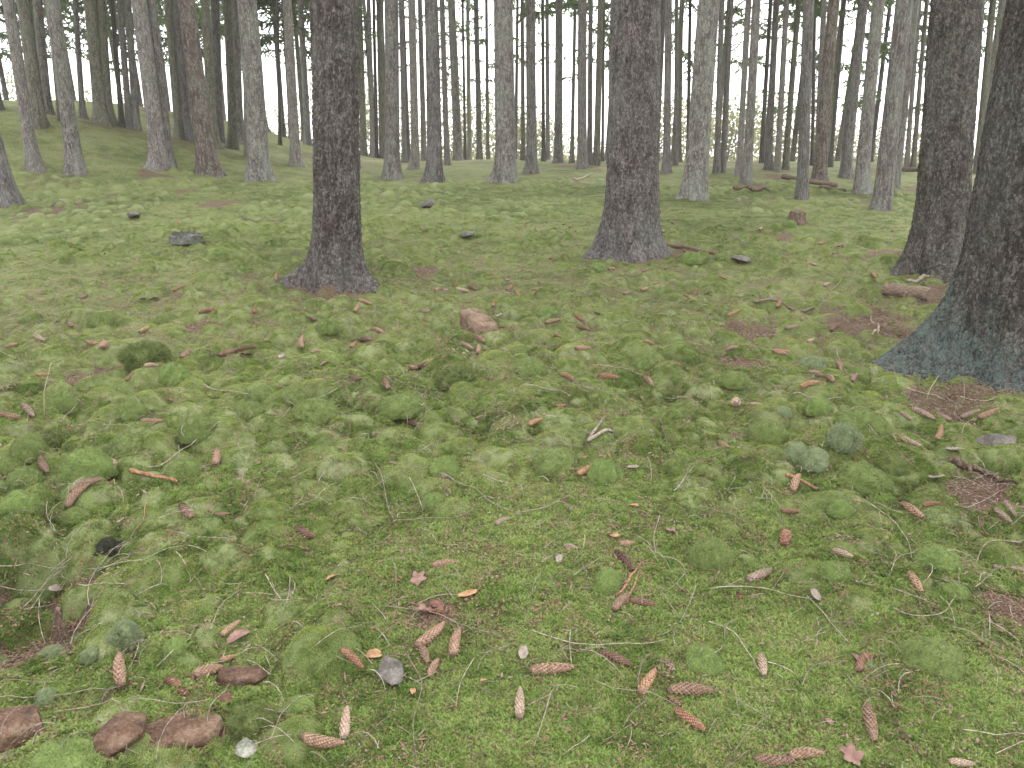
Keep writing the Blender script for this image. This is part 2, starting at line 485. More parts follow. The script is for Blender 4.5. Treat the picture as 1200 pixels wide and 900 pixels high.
# ------------------------------------------------------------------ bark
def bark_mat(name, cols, scale=30, lichen=0.3, depth=.012, lich_col=(.22, .27, .22), low_lichen=0.0, red=0.0):
    s = N(name, .9)
    ov = s.coord('Object', (1, 1, .5))
    nz = s.noise(ov, 9, 4, .6)
    wob = s.n('ShaderNodeMix'); wob.data_type = 'VECTOR'; wob.inputs['Factor'].default_value = .035
    nzc = s.n('ShaderNodeTexNoise'); nzc.inputs['Scale'].default_value = 14; s.l(ov, nzc.inputs['Vector'])
    s.l(ov, wob.inputs['A']); s.l(nzc.outputs['Color'], wob.inputs['B'])
    v = wob.outputs['Result']
    cell = s.voro(v, scale, 'F1', 'Color')
    edge = s.voro(v, scale, 'DISTANCE_TO_EDGE')
    cell2 = s.voro(v, scale * 2.3, 'F1', 'Distance')
    fine = s.noise(ov, 95, 5, .75)
    furrow = s.noise(s.coord('Object', (1, 1, .16)), 24, 4, .6)
    blot = s.noise(ov, 30, 4, .7, .6)
    sep = s.n('ShaderNodeSeparateColor'); s.l(cell, sep.inputs[0])
    k = s.math('ADD', s.math('MULTIPLY', s.math('SUBTRACT', sep.outputs[0], 0.1), .16), s.math('ADD', s.math('ADD', s.math('MULTIPLY', nz, .22), s.math('MULTIPLY', blot, .16)), s.math('ADD', s.math('MULTIPLY', fine, .40), s.math('MULTIPLY', furrow, .3))))
    c = s.ramp(k, [(.47, cols[0]), (.58, cols[1]), (.71, cols[2])])
    c = s.mix(s.ramp(edge, [(.0, .7), (.13, 0)]), c, tuple(x * .45 for x in cols[0]))
    lm = s.math('MULTIPLY', s.ramp(s.noise(ov, 2.2, 5, .65), [(.45, 0), (.62, 1)]), lichen)
    lm = s.math('MULTIPLY', lm, s.ramp(s.noise(ov, 55, 3, .7), [(.35, .2), (.6, 1)]))
    c = s.mix(lm, c, lich_col)
    if red:
        c = s.mix(s.math('MULTIPLY', s.ramp(s.noise(ov, 12, 3), [(.56, 0), (.63, 1)]), red), c, (.17, .075, .05))
    if low_lichen:
        zz = s.n('ShaderNodeSeparateXYZ'); s.l(s.coord('Object'), zz.inputs[0])
        low = s.ramp(s.math('ADD', s.math('ADD', zz.outputs[2], s.math('MULTIPLY', zz.outputs[0], 1.5)), s.math('MULTIPLY', s.math('ADD', s.math('SUBTRACT', s.noise(ov, 4.0, 4), .5), .22), 1.3)), [(-.05, .85), (.10, .6), (.42, 0)])
        c = s.mix(s.math('MULTIPLY', low, s.math('MULTIPLY', s.ramp(s.math('ADD', s.math('MULTIPLY', blot, .5), s.math('MULTIPLY', fine, .5)), [(.44, .0), (.56, 1)]), low_lichen)), c, (.080, .125, .112))
    orr = s.rnd()
    c = s.mix(1.0, c, s.ramp(orr, [(0, (.82, .80, .82)), (.5, (1, .98, .95)), (1, (1.15, 1.14, 1.1))]), 'MULTIPLY')
    s.base(c)
    h = s.math('ADD', s.math('ADD', s.math('MULTIPLY', s.ramp(edge, [(0, 0), (.16, 1)]), .3), s.math('MULTIPLY', sep.outputs[1], .45)), s.math('ADD', s.math('MULTIPLY', furrow, 2.0), s.math('MULTIPLY', blot, 1.6)))
    b = s.bump(h, .9, depth)
    b = s.bump(s.math('ADD', fine, s.math('MULTIPLY', cell2, .5)), .6, depth * .5, b)
    s.normal(b)
    return s.m


BARK = [
    bark_mat('bark_grey', [(.066, .060, .055), (.145, .134, .123), (.25, .235, .215)], 26, .45),
    bark_mat('bark_pale', [(.10, .090, .080), (.20, .185, .168), (.32, .30, .275)], 26, .3),
    bark_mat('bark_red_brown', [(.055, .044, .037), (.120, .100, .086), (.22, .195, .172)], 24, .25, red=.2),
    bark_mat('bark_green', [(.070, .066, .050), (.14, .138, .105), (.225, .222, .175)], 26, .6, lich_col=(.165, .18, .125)),
    bark_mat('bark_dark', [(.04, .034, .03), (.085, .075, .065), (.14, .13, .115)], 26, .3),
]
BARK_A = bark_mat('bark_near_dark', [(.034, .028, .024), (.080, .070, .061), (.18, .166, .150)], 50, .12, .010, red=.05)
BARK_B = bark_mat('bark_near_grey', [(.045, .039, .035), (.11, .097, .089), (.23, .21, .195)], 55, .3, .010, low_lichen=.25)
BARK_C = bark_mat('bark_near_purple', [(.026, .022, .019), (.062, .055, .049), (.135, .126, .115)], 60, .12, .010, red=.04)
BARK_D = bark_mat('bark_near_lichen', [(.024, .019, .016), (.056, .050, .044), (.135, .127, .114)], 60, .15, .010, low_lichen=.9, red=.06)


def trunk_profile(h, r, H):
    """radius at height h of a trunk of breast radius r and total height H"""
    tap = (1 - 0.78 * np.clip(h / H, 0, 1) ** 1.15)
    return r * tap * (1 + .04 * np.exp(-h / 1.2))


def far_trunk(seed, H=21.0, r=.25):
    rr = np.random.default_rng(seed)
    hs = np.concatenate([np.linspace(-.35, .8, 22), np.linspace(.87, 6.5, 60), np.linspace(7, H, 16)])
    nt_ = 36
    th = np.arange(nt_) * 2 * math.pi / nt_
    HH, THH = np.meshgrid(hs, th, indexing='ij')
    rad = trunk_profile(np.clip(HH, 0, None), r, H)
    nl = rr.integers(4, 7); lobes = rr.uniform(0, 6.28, nl)
    fl = np.zeros_like(rad)
    for a in lobes:
        da = np.angle(np.exp(1j * (THH - a)))
        fl += np.exp(-(da / .38) ** 2) * rr.uniform(.10, .26) * np.exp(-np.clip(HH + .05, 0, None) / rr.uniform(.13, .3))
    fl += .05 * np.exp(-np.clip(HH, 0, None) / .35)
    rad = rad + fl
    rad += .006 * vnoise(THH * 12 / 6.283 * 3 + seed * 10, HH * 22) + .010 * vnoise(THH * 2 + seed, HH * 1.7) * np.cos(THH) ** 2
    bx = .05 * np.array([float(vnoise(np.array(h / 2.5 + seed), np.array(.3))) for h in hs]) * np.clip(hs, 0, 3)[:] / 3
    by = .05 * np.array([float(vnoise(np.array(h / 2.5 + seed), np.array(9.3))) for h in hs]) * np.clip(hs, 0, 3)[:] / 3
    V = np.stack([bx[:, None] + rad * np.cos(THH), by[:, None] + rad * np.sin(THH), HH], -1).reshape(-1, 3)
    F = grid_faces(len(hs), nt_, True)
    # snapped dead twigs along the stem
    vs = [V]; fs = [F]; n0 = len(V)
    for k in range(46):
        h = rr.uniform(1.6, 10); a = rr.uniform(0, 6.28); L = rr.uniform(.04, .5) if rr.random() < .4 else rr.uniform(.02, .07)
        r0 = float(trunk_profile(np.array(h), r, H)) * .97
        d = np.array([math.cos(a), math.sin(a), rr.uniform(-.35, .1)])
        p0 = np.array([math.cos(a) * r0, math.sin(a) * r0, h]); side = np.array([-math.sin(a), math.cos(a), 0]); up = np.array([0, 0, 1.])
        w_ = .005
        p1 = p0 + d * L * .6; p2 = p0 + d * L + np.array([0, 0, -.15 * L])
        ring = []
        for p, ww in ((p0, w_), (p1, w_ * .6), (p2, w_ * .15)):
            ring += [p + side * ww, p + up * ww, p - side * ww, p - up * ww]
        vs.append(np.array(ring)); fs.append(grid_faces(3, 4, True) + n0); n0 += 12
    return mesh_from('trunk', np.concatenate(vs), np.concatenate(fs), None, True)


FAR_TRUNKS = [far_trunk(s) for s in range(7)]


def trunk_variants(k, tone):
    key = f'trunk_{k}_{tone}'
    me = bpy.data.meshes.get(key)
    if me is None:
        me = FAR_TRUNKS[k].copy(); me.name = key; me.materials.append(BARK[tone])
    return me


# ------------------------------------------------------------------ foliage
s = N('spruce_needles', .7)
wv_ = s.coord('World')
k_ = s.math('ADD', s.math('MULTIPLY', s.noise(wv_, 1.1, 3), .6), s.math('MULTIPLY', s.noise(wv_, 9, 2), .4))
cN = s.ramp(k_, [(.36, (.055, .085, .035)), (.52, (.09, .13, .055)), (.66, (.14, .18, .08))])
s.base(cN)
tr = s.n('ShaderNodeBsdfTranslucent'); s.l(cN, tr.inputs['Color'])
ms = s.n('ShaderNodeMixShader'); ms.inputs[0].default_value = .6
s.l(s.b.outputs[0], ms.inputs[1]); s.l(tr.outputs[0], ms.inputs[2])
s.l(ms.outputs[0], s.t.nodes['Material Output'].inputs['Surface'])
M_NEEDLE = s.m
s = N('shrub_leaves', .7)
k_ = s.noise(s.coord('World'), .7, 4)
cN = s.ramp(k_, [(.35, (.10, .13, .05)), (.5, (.2, .22, .09)), (.68, (.30, .26, .14))])
s.base(cN)
tr = s.n('ShaderNodeBsdfTranslucent'); s.l(cN, tr.inputs['Color'])
ms = s.n('ShaderNodeMixShader'); ms.inputs[0].default_value = .45
s.l(s.b.outputs[0], ms.inputs[1]); s.l(tr.outputs[0], ms.inputs[2])
s.l(ms.outputs[0], s.t.nodes['Material Output'].inputs['Surface'])
M_SHRUB = s.m


def crown_mesh(seed, z0, z1, Lmax, nb, nseg=10, per=6, H=21):
    rr = np.random.default_rng(seed)
    V = []; F = []
    n0 = 0

    def quad(p, q, wv, ww):
        nonlocal n0
        V.extend([p - wv * ww * .35, p + wv * ww * .35, q + wv * ww * .5, q - wv * ww * .5]); F.append([n0, n0 + 1, n0 + 2, n0 + 3]); n0 += 4
    for b in range(nb):
        f = rr.random() ** 0.85; z = z0 + (z1 - z0) * f
        L = (Lmax * (1 - f) ** .8 + .35) * rr.uniform(.55, 1.1); a = rr.uniform(0, 6.283)
        el = rr.uniform(-.15, .25); droop = rr.uniform(.25, .6)
        out_ = np.array([math.cos(a), math.sin(a), 0]); side = np.array([-math.sin(a), math.cos(a), 0])
        pts = []
        for i in range(nseg + 1):
            u = i / nseg
            pts.append(out_ * (L * u) + np.array([0, 0, z + L * (el * u - droop * u * u + .22 * u ** 4)]) + side * .12 * L * math.sin(3 * u + b))
        for i in range(nseg):
            wb = .018 * (1 - i / nseg) + .005
            quad(pts[i], pts[i + 1], side, wb * 1.5); quad(pts[i], pts[i + 1], np.array([0, 0, 1.]), wb * 1.5)
        for i in range(1, nseg + 1):
            u = i / nseg
            if u < .22: continue
            for k in range(per):
                sg = 1 if k % 2 else -1
                ll = rr.uniform(.14, .42) * (1.15 - .5 * u) * (.6 + .25 * Lmax)
                d = side * sg * rr.uniform(.25, 1) + out_ * rr.uniform(-.1, .8) + np.array([0, 0, rr.uniform(-1.15, .15)])
                d /= np.linalg.norm(d)
                q0 = pts[i] + (pts[i - 1] - pts[i]) * rr.random()
                wdir = np.cross(d, rr.normal(size=3)); wdir /= np.linalg.norm(wdir)
                quad(q0, q0 + d * ll, wdir, rr.uniform(.035, .075))
    return mesh_from('crown', np.array(V), np.array(F), M_NEEDLE, False)


CROWN_HIGH = [crown_mesh(100 + i, 8.5, 21, 2.2, 40, 8, 5) for i in range(3)]
CROWN_LOW = [crown_mesh(200 + i, 4.2, 20, 2.4, 70, 10, 6) for i in range(3)]
CROWN_LEFT = [crown_mesh(400 + i, 3.4, 19, 2.6, 78, 12, 7) for i in range(3)]
CROWN_EDGE = [crown_mesh(300 + i, 2.4, 19, 2.8, 80, 12, 7) for i in range(3)]


def place_tree(p, top, width_m, tone, k, crown, label, group=None, cat='spruce tree'):
    e = empty('spruce_tree', tuple(p))
    d = Vector(top - p).normalized()
    e.rotation_mode = 'QUATERNION'
    e.rotation_quaternion = Vector((0, 0, 1)).rotation_difference(d) @ Quaternion((0, 0, 1), k * 1.7)
    sc_ = width_m / 2 / .25 * .84
    t = obj('trunk', trunk_variants(k % 7, tone), e); t.scale = (sc_, sc_, 1)
    c_ = obj('crown', crown, e); c_.rotation_euler.z = k * 2.1
    tag(e, label, cat, group)
    return e


TW = {0: 'grey', 1: 'pale', 2: 'reddish brown', 3: 'greenish', 4: 'dark'}
ORD = ['first', 'second', 'third', 'fourth', 'fifth', 'sixth', 'seventh', 'eighth', 'ninth', 'tenth', 'eleventh', 'twelfth']
majors = sorted([(T[i][1], i) for i in SHORT] + [(395, 'A'), (738, 'B'), (1094, 'C')], key=lambda q: q[0])
SH = dict(SHORT); SH.update({'A': 'the dark scaly near trunk', 'B': 'the bell-footed rough trunk', 'C': 'the dark right-hand trunk'})
minor = sorted([(t_[1], i) for i, t_ in enumerate(T) if t_[5] is None], key=lambda q: q[0])
lab = {}
cnt = {}
for x_, i in minor:
    left = [m for m in majors if m[0] <= x_]
    if not left: lab[i] = 'grey spruce trunk at the very left edge, up on the mossy bank'; continue
    key = left[-1][1]; cnt[key] = cnt.get(key, 0) + 1
    wd = T[i][3]
    lab[i] = f"{'very thin' if wd < 6 else 'thin' if wd < 9 else 'medium'} {TW[T[i][4]]} spruce trunk, {ORD[cnt[key] - 1]} right of {SH[key]}"
for i, t_ in enumerate(T):
    p, top = POSES[i]
    depth = p[1] * math.cos(PITCH) + (CAM_Z - p[2]) * math.sin(PITCH)
    wm = t_[3] / FPX * depth
    dist = math.hypot(p[0], p[1])
    crow_ = CROWN_HIGH[i % 3]
    if dist > 20 and ((t_[1] < 380 and i % 2) or (t_[1] > 860 and i % 2 == 0) or i % 5 == 0): crow_ = CROWN_LOW[i % 3]
    p = p.copy(); p[2] -= .03
    place_tree(p, top, wm, t_[4], i, crow_, t_[5] or lab[i], None if t_[5] else 'background spruces of the stand')

# spruces further back, seen as thin stems and drooping foliage between the others
tr_rng = np.random.default_rng(5)
EXTRA = []
ex_px = [34, 88, 150, 218, 285, 342, 380, 440, 540, 628, 690, 765, 835, 18, 70, 100, 133, 170, 205, 232, 262, 310, 330, 358, 412, 452, 497, 551, 602, 645, 711, 724, 788, 822, 868, 895, 928, 968, 985, 1022, 1044, 1092, 1100, 1180, 1150]
for j, px in enumerate(ex_px):
    dist = tr_rng.uniform(31, 48)
    d = ray(px + tr_rng.uniform(-5, 5), 180); d = d / math.hypot(d[0], d[1])
    x, y = d[0] * dist, d[1] * dist
    p = np.array([x, y, float(terrain(np.array(x), np.array(y))) - .05])
    wide = px < 370 or px > 850
    if px < 370: cr = CROWN_LEFT[j % 3]
    elif wide: cr = CROWN_EDGE[j % 3] if j % 3 == 0 else CROWN_LOW[j % 3]
    else: cr = CROWN_LOW[j % 3] if j % 2 == 0 else CROWN_HIGH[j % 3]
    ms_ = [m for m in majors if m[0] <= px]
    key = ms_[-1][1] if ms_ else 0
    cnt[('e', key)] = cnt.get(('e', key), 0) + 1
    lb = f"hindmost thin spruce, {ORD[cnt[('e', key)] - 1]} far one right of {SH[key]}"
    place_tree(p, p + np.array([tr_rng.uniform(-.3, .3), 0, 10]), tr_rng.uniform(.22, .36), int(tr_rng.choice([0, 3, 4])), j + 3, cr, lb, 'far spruces at the edge of the wood')
# the stand goes on outside the frame
for j in range(12):
    a = tr_rng.uniform(.78, 1.5) * (1 if j % 2 else -1); r_ = tr_rng.uniform(6, 26)
    x, y = r_ * math.sin(a), r_ * math.cos(a)
    r_ = 9 + j * 1.4; x, y = r_ * math.sin(a), r_ * math.cos(a)
    p = np.array([x, y, float(terrain(np.array(x), np.array(y))) - .03])
    place_tree(p, p + np.array([tr_rng.uniform(-.4, .4), tr_rng.uniform(-.4, .4), 10]), tr_rng.uniform(.3, .5), 0, j, CROWN_HIGH[j % 3],
               f"{ORD[j // 2]} nearest grey spruce just outside the {'right' if j % 2 else 'left'} edge of the picture", 'spruces beside and behind the camera')


# ------------------------------------------------------------------ the four near trunks
def near_trunk(pose, w_px, lobes, mat, seed, cell, vis_h, dz, dth):
    p, top = pose
    depth = p[1] * math.cos(PITCH) + (CAM_Z - p[2]) * math.sin(PITCH)
    r = w_px / 2 / FPX * depth
    H = 22.0
    hs = np.concatenate([np.arange(-.4, vis_h, dz), np.linspace(vis_h + dz, H, 24)])
    nt_ = int(2 * math.pi * r * 1.15 / dth)
    th = np.arange(nt_) * 2 * math.pi / nt_
    HH, THH = np.meshgrid(hs, th, indexing='ij')
    hc = np.clip(HH, 0, None)
    rad = r * (1 - .75 * np.clip(hc / H, 0, 1) ** 1.1) * (1 + .16 * np.exp(-hc / .8) + .15 * np.exp(-hc / .22))
    fl = np.zeros_like(rad)
    for a, ln_, wd, hh in lobes:
        wob = .25 * vnoise(HH * 3 + seed, THH * 0 + a)
        da = np.angle(np.exp(1j * (THH - a - wob * .5)))
        up = np.exp(-np.clip(HH, -.12, None) / (hh * .5))
        fl += np.exp(-np.abs(da / wd) ** 1.7) * ln_ * up * .8
    fl = np.minimum(fl, 1.0)
    rad = rad + fl
    rad += .085 * np.exp(-hc / .2) * vnoise(THH * 14 / 6.2832 * 2 + seed * 3, HH * 3) * (.4 + np.abs(np.sin(THH * .5)))
    rad += .022 * vnoise(THH * 3 + seed, HH * 1.3) + .012 * vnoise(np.cos(THH) * 4 + 7, np.sin(THH) * 4 + HH * 5)
    ncu = int(2 * math.pi * r / cell)
    u = THH / (2 * math.pi) * ncu; v = HH / (cell * 1.7)
    u2 = u + .9 * vnoise(u * 1.1, v * 1.1 + 30); v2 = v + .9 * vnoise(u * 1.1 + 70, v * 1.1)
    f1, df, idv = worley(np.mod(u2, ncu), v2, ncu)
    rel = S(df / .4) * (.3 + .7 * idv) - .5 + .3 * (.5 - f1) + .5 * fbm(u * 1.7, v * 1.7, 2)
    u3 = np.mod(u2 * 2, ncu * 2)
    f1b, dfb, idb = worley(u3, v2 * 2, ncu * 2)
    rel = rel * .75 + (S(dfb / .3) * idb - .3) * .4
    disp = cell * .48 * rel * (HH < vis_h + .5)
    rad = rad + disp
    # ripples running along the roots
    V = np.stack([rad * np.cos(THH), rad * np.sin(THH), HH], -1)
    k = np.clip(hs, 0, 6)
    V[..., 0] += (.03 * np.array([float(vnoise(np.array(h / 1.3 + seed), np.array(.3))) for h in hs]) * np.clip(k, 0, 1))[:, None]
    me = mesh_from('trunk', V.reshape(-1, 3), grid_faces(len(hs), nt_, True), mat, True)
    e = empty('spruce_tree', (p[0], p[1], p[2] - .02))
    e.rotation_mode = 'QUATERNION'
    e.rotation_quaternion = Vector((0, 0, 1)).rotation_difference(Vector(top - p).normalized())
    obj('trunk', me, e)
    c_ = obj('crown', CROWN_HIGH[seed % 3], e); c_.rotation_euler.z = seed
    return e, r


NT = []
for i, (n_, mat, cell, vh, dz, dth) in enumerate(zip(NEAR, (BARK_A, BARK_B, BARK_C, BARK_D), (.028, .028, .026, .023), (3.4, 4.2, 3.2, 2.6), (.011, .012, .010, .0085), (.010, .011, .010, .0085))):
    e, r_ = near_trunk(NPOSE[i], n_[3], n_[4], mat, i + 1, cell, vh, dz, dth)
    tag(e, n_[6], 'spruce tree'); NT.append((e, r_))

# ------------------------------------------------------------------ shrubs in the light beyond the wood
def shrub_mesh(seed, n=2600):
    rr = np.random.default_rng(seed)
    cl = rr.normal(size=(26, 3)) * np.array([.32, .32, .26]) + np.array([0, 0, .55])
    c = cl[rr.integers(0, 26, n)] + rr.normal(size=(n, 3)) * .11
    c[:, 2] = np.clip(c[:, 2], .02, None)
    d1 = rr.normal(size=(n, 3)); d1 /= np.linalg.norm(d1, axis=1)[:, None]
    d2 = np.cross(d1, rr.normal(size=(n, 3))); d2 /= np.linalg.norm(d2, axis=1)[:, None]
    sz = rr.uniform(.012, .03, (n, 1))
    V = np.stack([c - d1 * sz, c + d2 * sz * .7, c + d1 * sz, c - d2 * sz * .7], 1).reshape(-1, 3)
    return mesh_from('foliage', V, np.arange(n * 4).reshape(-1, 4), M_SHRUB, False)


def tube(pts, radii, seg=6, closed=True):
    pts = np.asarray(pts, float); n = len(pts)
    tan = np.gradient(pts, axis=0); tan /= np.linalg.norm(tan, axis=1)[:, None] + 1e-9
    ref = np.array([0, 0, 1.]) if abs(tan[0][2]) < .9 else np.array([1., 0, 0])
    V = []
    for i in range(n):
        a = np.cross(tan[i], ref); a /= np.linalg.norm(a) + 1e-9; b = np.cross(tan[i], a)
        th = np.arange(seg) * 2 * math.pi / seg
        V.append(pts[i] + radii[i] * (np.cos(th)[:, None] * a + np.sin(th)[:, None] * b))
    V = np.concatenate(V)
    F = grid_faces(n, seg, True).tolist()
    if closed: F += [list(range(seg))[::-1], list(range((n - 1) * seg, n * seg))]
    return V, F


SH_ME = [shrub_mesh(s_) for s_ in range(3)]
sv_, sf_ = [], []
for k in range(7):
    a = k * .9; V, F = tube([[0, 0, 0], [.05 * math.cos(a), .05 * math.sin(a), .3], [.22 * math.cos(a), .22 * math.sin(a), .75]], [.012, .008, .003], 5)
    n0 = sum(len(q) for q in sv_); sv_.append(V); sf_ += [[i + n0 for i in f] for f in F]
STEM = mesh_from('stems', np.concatenate(sv_), sf_, BARK[0])
for j, px in enumerate([20, 130, 240, 330, 400, 425, 470, 500, 548, 580, 610, 648, 668, 712, 775, 800, 850, 885, 930, 980, 1020, 1060, 1100, 1150, 1230]):
    dist = tr_rng.uniform(55, 78)
    d = ray(px, 180); d = d / math.hypot(d[0], d[1])
    x, y = d[0] * dist, d[1] * dist
    e = empty('shrub', (x, y, float(terrain(np.array(x), np.array(y))) - .1))
    h_ = tr_rng.uniform(3.5, 6.5); e.scale = (h_ * .75, h_ * .75, h_); e.rotation_euler.z = j
    obj('foliage', SH_ME[j % 3], e); obj('stems', STEM, e)
    ms_ = [m for m in majors if m[0] <= px]; key = ms_[-1][1] if ms_ else 0
    cnt[('s', key)] = cnt.get(('s', key), 0) + 1
    tag(e, f"pale distant shrub, {ORD[cnt[('s', key)] - 1]} one right of {SH[key]}" if ms_ else 'pale leafy shrub beyond the wood at the far left edge' + (' corner' if j else ''),
        'shrub', 'shrubs beyond the wood')

# ------------------------------------------------------------------ moss shoots (stuff)
def moss_mat(name, tint=(1, 1, 1), cush=False, brownish=.18):
    s = N(name, .75)
    c, wv, big, mid, sm = moss_colour(s)
    tip = s.attr('tip'); rn = s.rnd()
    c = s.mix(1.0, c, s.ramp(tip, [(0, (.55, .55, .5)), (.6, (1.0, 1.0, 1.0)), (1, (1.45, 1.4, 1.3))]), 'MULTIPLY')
    c = s.mix(1.0, c, s.ramp(rn, [(0, (.8, .85, .8)), (.6, (1.05, 1.05, 1)), (1, (1.25, 1.15, 1.1))]), 'MULTIPLY')
    c = s.mix(1.0, c, tint, 'MULTIPLY')
    if brownish: c = s.mix(s.ramp(s.noise(wv, 19, 3, .7), [(.6, 0), (.72, brownish * 4)]), c, (.20, .135, .07))
    s.base(c)
    tr = s.n('ShaderNodeBsdfTranslucent'); s.l(c, tr.inputs['Color'])
    m2 = s.n('ShaderNodeMixShader'); m2.inputs[0].default_value = .25
    s.l(s.b.outputs[0], m2.inputs[1]); s.l(tr.outputs[0], m2.inputs[2])
    s.l(m2.outputs[0], s.t.nodes['Material Output'].inputs['Surface'])
    return s.m


M_FROND = moss_mat('moss_fronds')
M_FROND_G = moss_mat('moss_fronds_fresh', (.85, 1.08, .7), brownish=.1)
M_FUZZ = moss_mat('moss_fuzz', (1.42, 1.5, 1.25), brownish=0)


def frond_tuft(seed, nf, R0, up0, up1, leaflets=5, L=.03, mat=None):
    rr = np.random.default_rng(seed); V = []; F = []; A = []
    for f in range(nf):
        a = rr.uniform(0, 6.283); p = np.array([rr.normal() * R0 * .5, rr.normal() * R0 * .5, 0.0])
        el = rr.uniform(up0, up1); ll = L * rr.uniform(.6, 1.3)
        d = np.array([math.cos(a) * math.cos(el), math.sin(a) * math.cos(el), math.sin(el)])
        sd = np.array([-math.sin(a), math.cos(a), 0]); wv = .0012
        bend = rr.uniform(-.6, .1)
        for i in range(3):
            u0, u1 = i / 3, (i + 1) / 3
            q0 = p + d * ll * u0 + np.array([0, 0, bend * ll * u0 * u0 * .5]); q1 = p + d * ll * u1 + np.array([0, 0, bend * ll * u1 * u1 * .5])
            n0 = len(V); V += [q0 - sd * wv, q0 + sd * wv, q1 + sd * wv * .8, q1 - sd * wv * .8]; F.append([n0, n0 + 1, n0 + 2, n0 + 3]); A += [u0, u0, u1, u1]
        for i in range(leaflets):
            u = (i + .6) / leaflets; q = p + d * ll * u + np.array([0, 0, bend * ll * u * u * .5])
            for sg in (-1, 1):
                l2 = ll * rr.uniform(.2, .36) * (1.15 - .6 * u)
                e = q + (d * .55 + sd * sg * .8 + np.array([0, 0, rr.uniform(-.1, .35)])) * l2
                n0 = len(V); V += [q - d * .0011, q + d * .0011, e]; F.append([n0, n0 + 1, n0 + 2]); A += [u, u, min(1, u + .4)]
    me = mesh_from('moss_shoots', np.array(V), F, mat, False, {'tip': A})
    return me


def fuzz_tuft(seed, n, R0, L, mat=None):
    rr = np.random.default_rng(seed); V = []; F = []; A = []
    for i in range(n):
        r_ = R0 * math.sqrt(rr.random()); a = rr.uniform(0, 6.283); p = np.array([r_ * math.cos(a), r_ * math.sin(a), -.002])
        d = np.array([rr.normal() * .35, rr.normal() * .35, 1]); d /= np.linalg.norm(d); ll = L * rr.uniform(.6, 1.2)
        sd = np.cross(d, rr.normal(size=3)); sd /= np.linalg.norm(sd)
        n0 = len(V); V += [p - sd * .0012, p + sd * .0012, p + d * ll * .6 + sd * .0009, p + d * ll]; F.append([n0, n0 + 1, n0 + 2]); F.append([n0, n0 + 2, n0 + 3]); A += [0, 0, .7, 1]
    return mesh_from('moss_fuzz', np.array(V), F, mat, False, {'tip': A})


def coll_of(name, meshes):
    c = bpy.data.collections.new(name)
    for m in meshes:
        o = bpy.data.objects.new(m.name, m); c.objects.link(o)
    return c


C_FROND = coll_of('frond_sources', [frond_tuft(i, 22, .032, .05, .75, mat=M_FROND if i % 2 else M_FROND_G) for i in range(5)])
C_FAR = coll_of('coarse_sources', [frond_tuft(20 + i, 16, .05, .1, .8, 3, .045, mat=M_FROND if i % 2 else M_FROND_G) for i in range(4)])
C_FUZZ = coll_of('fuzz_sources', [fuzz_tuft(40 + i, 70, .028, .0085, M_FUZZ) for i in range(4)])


def scatter(name, pts, nor, scl, coll, spin=True, seed=0):
    """one point per shoot; geometry nodes put a shoot on each"""
    me = bpy.data.meshes.new(name)
    me.vertices.add(len(pts)); me.vertices.foreach_set('co', np.asarray(pts, np.float32).ravel())
    a = me.attributes.new('nrm', 'FLOAT_VECTOR', 'POINT'); a.data.foreach_set('vector', np.asarray(nor, np.float32).ravel())
    a = me.attributes.new('scl', 'FLOAT', 'POINT'); a.data.foreach_set('value', np.asarray(scl, np.float32).ravel())
    me.update()
    o = obj(name, me)
    ng = bpy.data.node_groups.new(name + '_nodes', 'GeometryNodeTree')
    ng.interface.new_socket('Geometry', in_out='INPUT', socket_type='NodeSocketGeometry')
    ng.interface.new_socket('Geometry', in_out='OUTPUT', socket_type='NodeSocketGeometry')
    nd_ = ng.nodes; L_ = ng.links.new
    gi = nd_.new('NodeGroupInput'); go = nd_.new('NodeGroupOutput')
    ip = nd_.new('GeometryNodeInstanceOnPoints'); ci = nd_.new('GeometryNodeCollectionInfo')
    ci.inputs['Collection'].default_value = coll; ci.inputs['Separate Children'].default_value = True
    ip.inputs['Pick Instance'].default_value = True
    an = nd_.new('GeometryNodeInputNamedAttribute'); an.data_type = 'FLOAT_VECTOR'; an.inputs['Name'].default_value = 'nrm'
    as_ = nd_.new('GeometryNodeInputNamedAttribute'); as_.data_type = 'FLOAT'; as_.inputs['Name'].default_value = 'scl'
    al = nd_.new('FunctionNodeAlignRotationToVector'); al.axis = 'Z'
    L_(an.outputs['Attribute'], al.inputs['Vector'])
    rv = nd_.new('FunctionNodeRandomValue'); rv.data_type = 'FLOAT'; rv.inputs['Max'].default_value = 6.2832 if spin else 0
    rv.inputs['Seed'].default_value = seed
    rr_ = nd_.new('FunctionNodeRotateRotation'); rr_.rotation_space = 'LOCAL'
    cx = nd_.new('ShaderNodeCombineXYZ'); er = nd_.new('FunctionNodeEulerToRotation')
    L_([q for q in rv.outputs if q.enabled][0], cx.inputs['Z']); L_(cx.outputs[0], er.inputs[0])
    L_(al.outputs[0], rr_.inputs['Rotation']); L_(er.outputs[0], rr_.inputs['Rotate By'])
    mp = nd_.new('GeometryNodeMeshToPoints')
    L_(gi.outputs[0], mp.inputs['Mesh']); L_(mp.outputs[0], ip.inputs['Points']); L_(ci.outputs[0], ip.inputs['Instance'])
    L_(rr_.outputs[0], ip.inputs['Rotation']); L_(as_.outputs['Attribute'], ip.inputs['Scale'])
    L_(ip.outputs[0], go.inputs[0])
    md = o.modifiers.new('shoots', 'NODES'); md.node_group = ng
    return o


def sample_pts(n, r0, r1, seed, power=1.0):
    rr = np.random.default_rng(seed)
    t = rr.uniform(-.84, .84, n); u = rr.random(n)
    r_ = r0 + (r1 - r0) * u ** power if power != 1 else np.sqrt(r0 ** 2 + (r1 ** 2 - r0 ** 2) * u)
    return r_ * np.sin(t), r_ * np.cos(t), rr


